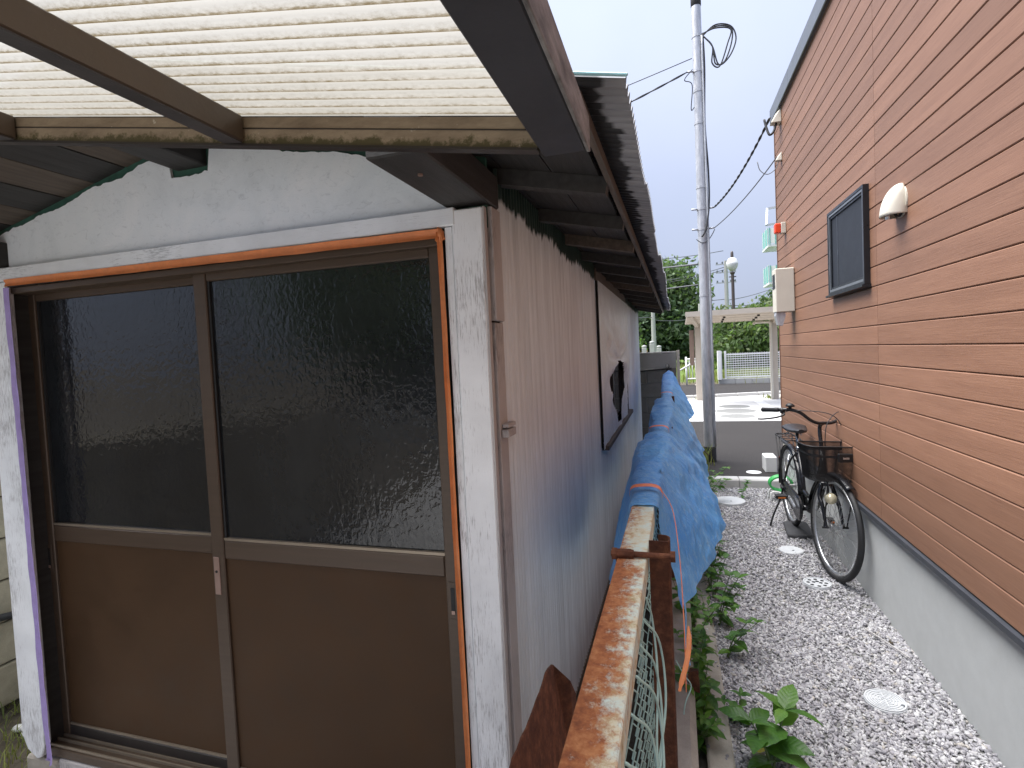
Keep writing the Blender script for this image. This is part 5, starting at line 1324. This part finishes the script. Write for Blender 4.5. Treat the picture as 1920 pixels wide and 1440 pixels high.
MB().box(.50, .62, 15.9, 16.0, 1.0, 1.98).build("side_panel", MAT["shelter_brown"], sh)
MB().box(.855, .885, 15.9, 16.0, .1, 2.1).build("side_panel", MAT["bronze_dark"], sh)

# white gate with a brace
gt = thing("white_gate", "white tubular gate with a raised swing arm beyond the shelter's left post", "gate", (1.15, 22.2, 0))
for x in (.55, 1.52): MB().tube([(x, 22.2, 0), (x, 22.2, 1.12)], .035, 8).build("post", MAT["white"], gt, True)
for z in (1.03, .26): MB().tube([(.55, 22.2, z), (1.52, 22.2, z)], .028, 8).build("rail", MAT["white"], gt, True)
for i in range(7): MB().tube([(.66 + i * .115, 22.2, .26), (.66 + i * .115, 22.2, 1.03)], .014, 6).build("bar", MAT["white"], gt, True)
MB().tube([(.30, 21.8, .62), (.92, 21.9, .96)], .032, 8).build("swing_arm", MAT["white"], gt, True)
MB().tube([(.85, 21.9, .03), (1.25, 22.3, .14)], .02, 6).build("drop_bar", MAT["leafy"] and MAT["shelter_roof"], gt, True)

# white mesh fence on the kerb
mf = thing("mesh_fence", "white welded mesh fence on a concrete kerb beyond the shelter", "fence", (4, 22.62, 0))
for i, x in enumerate((1.86, 2.02, 4.02, 6.0, 8.0)): MB().box(x - .035, x + .035, 22.58, 22.65, .18, 1.28).build("post", MAT["white"], mf)
MB().box(1.72, 1.84, 22.3, 22.65, .18, 1.30).build("end_panel", MAT["white"], mf)
ms = MB()
for k in range(70): x = 2.05 + k * .086; ms.bar((x, 22.61, .24), (x, 22.61, 1.2), .014, .014, (1, 0, 0))
ms.build("vertical_wires", MAT["white"], mf, kind="stuff")
for k in range(11):
    z = .26 + k * .088; MB().box(2.05, 8.0, 22.605, 22.615, z - (.03 if k in (0, 10) else .013), z + (.03 if k in (0, 10) else .013)).build("wire", MAT["white"], mf)

# street lamp with globe
sl_ = thing("street_lamp", "dark street lamp with a round white globe above the shelter roof", "street lamp", (3.15, 30, 0))
MB().lathe([(.14, 0), (.12, .4), (.085, .5), (.075, 5.1), (.12, 5.15), (.12, 5.22), (0, 5.22)], (3.15, 30, 0), 16).build("post", MAT["pipe"], sl_, 40)
MB().lathe([(.02, 5.24), (.16, 5.33), (.25, 5.46), (.285, 5.62), (.28, 5.66)], (3.15, 30, 0), 24).build("globe_lower", MAT["whiteplastic"], sl_, True)
MB().lathe([(.28, 5.66), (.255, 5.79), (.17, 5.91), (.07, 5.96)], (3.15, 30, 0), 24).build("globe_upper", MAT["white"], sl_, True)
MB().lathe([(.075, 5.96), (.07, 6.2), (.04, 6.28), (0, 6.29)], (3.15, 30, 0), 12).build("finial", MAT["pipe"], sl_, True)
MB().bar((2.98, 30, 4.98), (3.32, 30, 4.98), .05, .05).build("crossbar", MAT["pipe"], sl_)

# concrete line poles and their wires
def linepole(x, y, h, lab, arm=True):
    t = thing("utility_pole", lab, "utility pole", (x, y, 0), 0, "distant utility poles")
    MB().lathe([(.19, 0), (.13, h), (0, h)], (x, y, 0), 12).build("shaft", MAT["concrete"], t, 40)
    if arm:
        for k, z in enumerate((h - .25, h - .9, h - 1.7)):
            MB().bar((x - .75, y, z), (x + .75, y, z), .08, .08).build("crossarm", MAT["galv"], t)
            for dx in (-.65, -.25, .35, .65): MB().lathe([(.05, 0), (.07, .05), (.05, .12), (.06, .16), (0, .18)], (x + dx, y, z + .04), 8).build("insulator", MAT["flash"], t, True)
linepole(4.35, 46, 8.1, "grey utility pole right behind the globe street lamp")
linepole(-1.15, 40, 4.3, "short pale concrete pole before the dark trees, by the shed eave", False)
linepole(1.95, 38, 4.3, "slim white pole at the shelter's left end", False)
linepole(10.9, 60, 7.6, "farthest thin utility pole above the shelter roof")
for i, (a, b, s_, lab) in enumerate((((4.2, 46, 8.9), (-9, 44, 9.3), .5, "upper line wire left of the globe lamp"), ((4.2, 46, 7.6), (-9, 40, 7.0), .8, "middle line wire left of the globe lamp"), ((4.2, 46, 7.4), (-9, 42, 6.6), .6, "dark splice cable below the middle line wire"),
        ((4.4, 46, 5.0), (14, 58, 9.0), .6, "rising line wire right of the globe lamp"), ((4.4, 46, 5.1), (-12, 50, 6.0), .3, "low line wire crossing behind the steel pole"), ((4.4, 46, 4.6), (16, 62, 5.9), .3, "lowest line wire right of the globe lamp"), ((-1.15, 40, 3.7), (-12, 30, 5.0), .4, "wire from the short pale pole into the trees"), ((-1.15, 40, 3.5), (4.5, 46, 4.4), .4, "wire between the short pale pole and the lamp"))):
    tag(MB().tube(sagline(a, b, s_), .028, 5).build("line_wire", MAT["greycable"], None, True), lab, "wire", "distant line wires")

# trees: tapered trunk and limbs, crown of many leaf faces in clumps
def tree(name, x, y, r, z0, z1, n, lab, cols, seed, leaf=.16, clumps=70, sq=1.0, cat="tree", group="trees beyond the lane", shape=0.0, open_=0):
    rg = np.random.default_rng(seed); t = thing(name, lab, cat, (x, y, 0), 0, group)
    tr = MB(); h = z1 - z0; cz = (z0 + z1) / 2
    tr.tube(bez([(x, y, -.1), (x + .1, y, z0 * .6 + .3), (x - .08, y + .05, cz), (x, y, z0 + h * .85)], 6), [max(.02, r * .055 * (1 - .85 * i / 18)) for i in range(19)], 8)
    u = rg.normal(size=(clumps, 3)); u /= np.linalg.norm(u, axis=1)[:, None]; rad = rg.uniform(.45 if not open_ else .25, 1, clumps) ** .6
    cc = u * rad[:, None]
    wz = 1 - shape * np.clip(cc[:, 2], 0, 1)
    C_ = np.stack([x + cc[:, 0] * r * .85 * wz, y + cc[:, 1] * r * .85 * sq * wz, cz + cc[:, 2] * h * .46], 1)
    for k in range(0, clumps, max(1, clumps // 14)):
        tr.tube(bez([(x, y, z0 + h * .15), tuple((np.array([x, y, z0 + h * .3]) * .5 + C_[k] * .5)), tuple(C_[k])], 4), [max(.012, r * .018 * (1 - i / 10)) for i in range(9)], 5)
    tr.build("trunk", MAT["bark"], t, True)
    per = n // clumps; L = []
    cs = r * (.26 if not open_ else .16)
    P = np.repeat(C_, per, 0) + np.clip(rg.normal(size=(clumps * per, 3)), -2, 2) * np.array([cs, cs * sq, cs * .62])
    P[:, 2] = np.maximum(P[:, 2], z0 * .9)
    m = len(P); a = rg.normal(size=(m, 3)); a /= np.linalg.norm(a, axis=1)[:, None]; b = np.cross(a, rg.normal(size=(m, 3))); b /= np.linalg.norm(b, axis=1)[:, None]
    s_ = leaf * rg.uniform(.55, 1.25, (m, 1))
    V = np.stack([P - a * s_, P + b * s_ * .45, P + a * s_, P - b * s_ * .45], 1).reshape(-1, 3)
    F_ = np.arange(m * 4).reshape(m, 4)
    col = np.array(cols)[rg.integers(0, len(cols), clumps)]; c = np.repeat(col, per, 0) * rg.uniform(.6, 1.35, (m, 1))
    me = fast_mesh("crown", V, F_, MAT["foliage"], np.clip(c, 0, 1))
    place("crown", me, t, None).location = -Vector((x, y, 0))
    return t
G1 = [(.085, .13, .065), (.11, .16, .08), (.065, .105, .055), (.13, .18, .09), (.09, .14, .08)]
G2 = [(.095, .145, .06), (.12, .18, .07), (.075, .12, .05), (.15, .19, .085)]
tree("evergreen_tree", -1.5, 48, 3.9, .6, 8.9, 24000, "tallest dark evergreen tree, rising behind the shed eave and the steel pole", G1, 1, .27, 120)
tree("evergreen_tree", -5.5, 46, 4.0, .4, 6.4, 11000, "dark evergreen tree left of the tallest one, under the shed eave", G1, 2, .27, 80)
tree("evergreen_tree", 2.2, 52, 2.4, .3, 4.3, 8000, "lower evergreen tree between the tallest one and the shelter", G1, 3, .24, 70)
tree("broadleaf_tree", 3.6, 31, 1.9, .3, 3.35, 9000, "round green tree seen under the shelter, left of the lamp post", G2, 4, .15, 70)
tree("broadleaf_tree", 5.5, 32, 2.2, .3, 3.45, 10000, "green tree under the shelter, right of the lamp post", G2, 5, .15, 70)
tree("wispy_tree", 6.2, 38, 1.2, 2.0, 5.1, 1500, "thin wispy tree showing above the shelter roof", G2, 6, .14, 30, open_=1)
tree("leafy_shrub", 7.0, 31, 1.1, .2, 2.6, 3500, "bright green shrub beside the far corner of the brown building", [(.10, .20, .04), (.14, .25, .05)], 7, .10, 30)
tree("red_shrub", 5.3, 27.2, .65, .5, 1.75, 1800, "small dark red leafed shrub behind the mesh fence", [(.16, .025, .03), (.10, .02, .025), (.05, .07, .03)], 8, .07, 22, cat="shrub")
tree("garden_shrub", -2.7, 30, 1.3, .1, 2.3, 3500, "light green and orange tinted garden shrub beside the shed's far end", [(.10, .18, .04), (.16, .20, .06), (.20, .14, .06)], 9, .09, 30, cat="shrub")
for i, lab in enumerate(("leftmost of the four distant trees behind the evergreens", "second from left of the four distant trees behind the evergreens", "third from left of the four distant trees, behind the shelter", "rightmost of the four distant trees, by the brown building")):
    tree("hedgerow_tree", -8 + i * 8.0 + (i % 2) * 1.5, 66 + (i % 3) * 3, 4.8, .2, 3.9 + (i * 7 % 3) * .45, 4200, lab, G1, 20 + i, .28, 40, group="distant row of trees")
# small things at the far garden: low brown fence and stone posts
t = thing("low_board_fence", "low brown board fence far off beside the shed's end", "fence", (-2.2, 29, 0))
for i in range(5): MB().box(-2.9, -1.55, 29, 29.04, .62 + i * .13, .74 + i * .13).build("board", MAT["brownwood"], t)
for x in (-2.85, -1.6): MB().box(x - .05, x + .05, 29.05, 29.15, 0, 1.3).build("post", MAT["brownwood"], t)
for (x, h, lab) in ((-1.35, 1.55, "left stone gate post in the far garden"), (-.95, 1.75, "middle and tallest stone gate post in the far garden"), (-.6, 1.5, "right stone gate post in the far garden")):
    t = thing("stone_post", lab, "gate post", (x, 29.3, 0), 0, "stone gate posts")
    MB().box(x - .12, x + .12, 29.2, 29.44, 0, h).build("shaft", MAT["concrete"], t, bevel=.02)
    MB().lathe([(.10, h), (.13, h + .05), (.11, h + .12), (0, h + .15)], (x, 29.32, 0), 12).build("finial", MAT["concrete"], t, True)

# apartment block behind the brown building
ap = thing("apartment_block", "pale apartment block with green balcony panels behind the brown building", "building", (12, 50, 0))
MB().box(9.3, 22, 45.6, 49, 0, 14.2).build("wall", MAT["aptwhite"], ap)
for k, zs in enumerate((3.3, 6.05, 8.85)):
    b = MB().box(7.25, 9.3, 44.8, 47.5, zs - .16, zs).build("balcony", MAT["aptwhite"], ap)
    MB().box(7.25, 7.29, 44.85, 47.4, zs + .02, zs + 1.25).build("side_panel", MAT["teal"], b)
    for i in range(3): MB().box(7.2, 7.249, 44.9 + i, 44.96 + i, zs, zs + 1.3).build("panel_post", MAT["white"], b)
    MB().box(7.32, 9.29, 44.82, 44.85, zs + .06, zs + 1.2).build("front_panel", MAT["white"], b)
    for i in range(3): MB().box(7.34 + i * .4, 7.40 + i * .4, 44.77, 44.815, zs, zs + 1.25).build("panel_post", MAT["teal"], b)
fr_ = MB(); fr_.bar((7.2, 45, 10.35), (9.4, 45, 10.5), .14, .14); fr_.bar((7.2, 45, 10.35), (7.6, 47, 12.0), .14, .14); fr_.bar((7.6, 47, 12.0), (9.4, 47, 12.2), .14, .14)
fr_.build("roof_frame", MAT["galv"], ap)

# blue round sign
sg = thing("road_sign", "small blue round sign with a white arch above the shelter roof", "road sign", (6.55, 40, 0))
MB().tube([(6.55, 40, 0), (6.55, 40, 4.2)], .05, 8).build("post", MAT["galv"], sg, True)
fc_ = MB().lathe([(0, 0), (.24, 0), (.24, .03), (0, .03)], (6.55, 39.93, 4.05), 20, 1).build("face", MAT["roadsign"], sg)
MB().tube([(6.45, 39.92, 3.9), (6.45, 39.92, 4.05), (6.55, 39.92, 4.13), (6.65, 39.92, 4.05), (6.65, 39.92, 3.9)], .03, 6).build("symbol", MAT["white"], sg, True)

# white car parked behind the brown building's corner
ca = thing("parked_car", "white car parked beyond the mesh fence, mostly hidden by the brown building", "car", (6.9, 28, 0))
sec = [(5.55, .45), (5.6, .78), (5.9, .92), (6.35, 1.0), (6.85, 1.46), (7.2, 1.55), (8.3, 1.53), (8.9, 1.05), (9.4, .98), (9.45, .45)]
MB().prism(sec + [(9.3, .3), (5.7, .3)], 1, 27.2, 28.8).build("body", MAT["carpaint"], ca, bevel=.06)
MB().prism([(6.5, 1.05), (6.92, 1.43), (7.2, 1.49), (7.5, 1.49), (7.5, 1.05)], 1, 27.17, 27.195).build("window", MAT["carglass"], ca)
MB().prism([(7.56, 1.05), (7.56, 1.49), (8.25, 1.48), (8.7, 1.05)], 1, 27.17, 27.195).build("window", MAT["carglass"], ca)
MB().box(5.54, 5.62, 27.3, 27.6, .68, .80).build("headlight", MAT["alu"], ca)
for x in (6.3, 8.6):
    w_ = MB().lathe([(.0, 0), (.2, 0), (.3, .02), (.31, .1), (.31, .2), (0, .2)], (x, 27.16, .31), 20, 1).build("wheel", MAT["black"], ca, 40)
    MB().lathe([(0, 0), (.18, 0), (.18, .01), (0, .01)], (x, 27.14, .31), 16, 1).build("rim", MAT["alu"], w_)

# ================================================================== behind the viewer (seen only as reflections in the door glass)
hg = thing("board_fence", "dark board fence across the yard behind the viewer", "fence", (-4, -12.2, 0))
for i in range(60): MB().box(-10 + i * .2, -9.805 + i * .2, -12.24, -12.2, .0, 2.15 + .02 * (i % 3)).build("board", MAT["darkwood"], hg)
tree("yard_tree", -7.5, -9.0, 2.4, 1.2, 5.5, 7000, "green tree in the yard behind the viewer", G2, 41, .12, 50, group="yard trees")
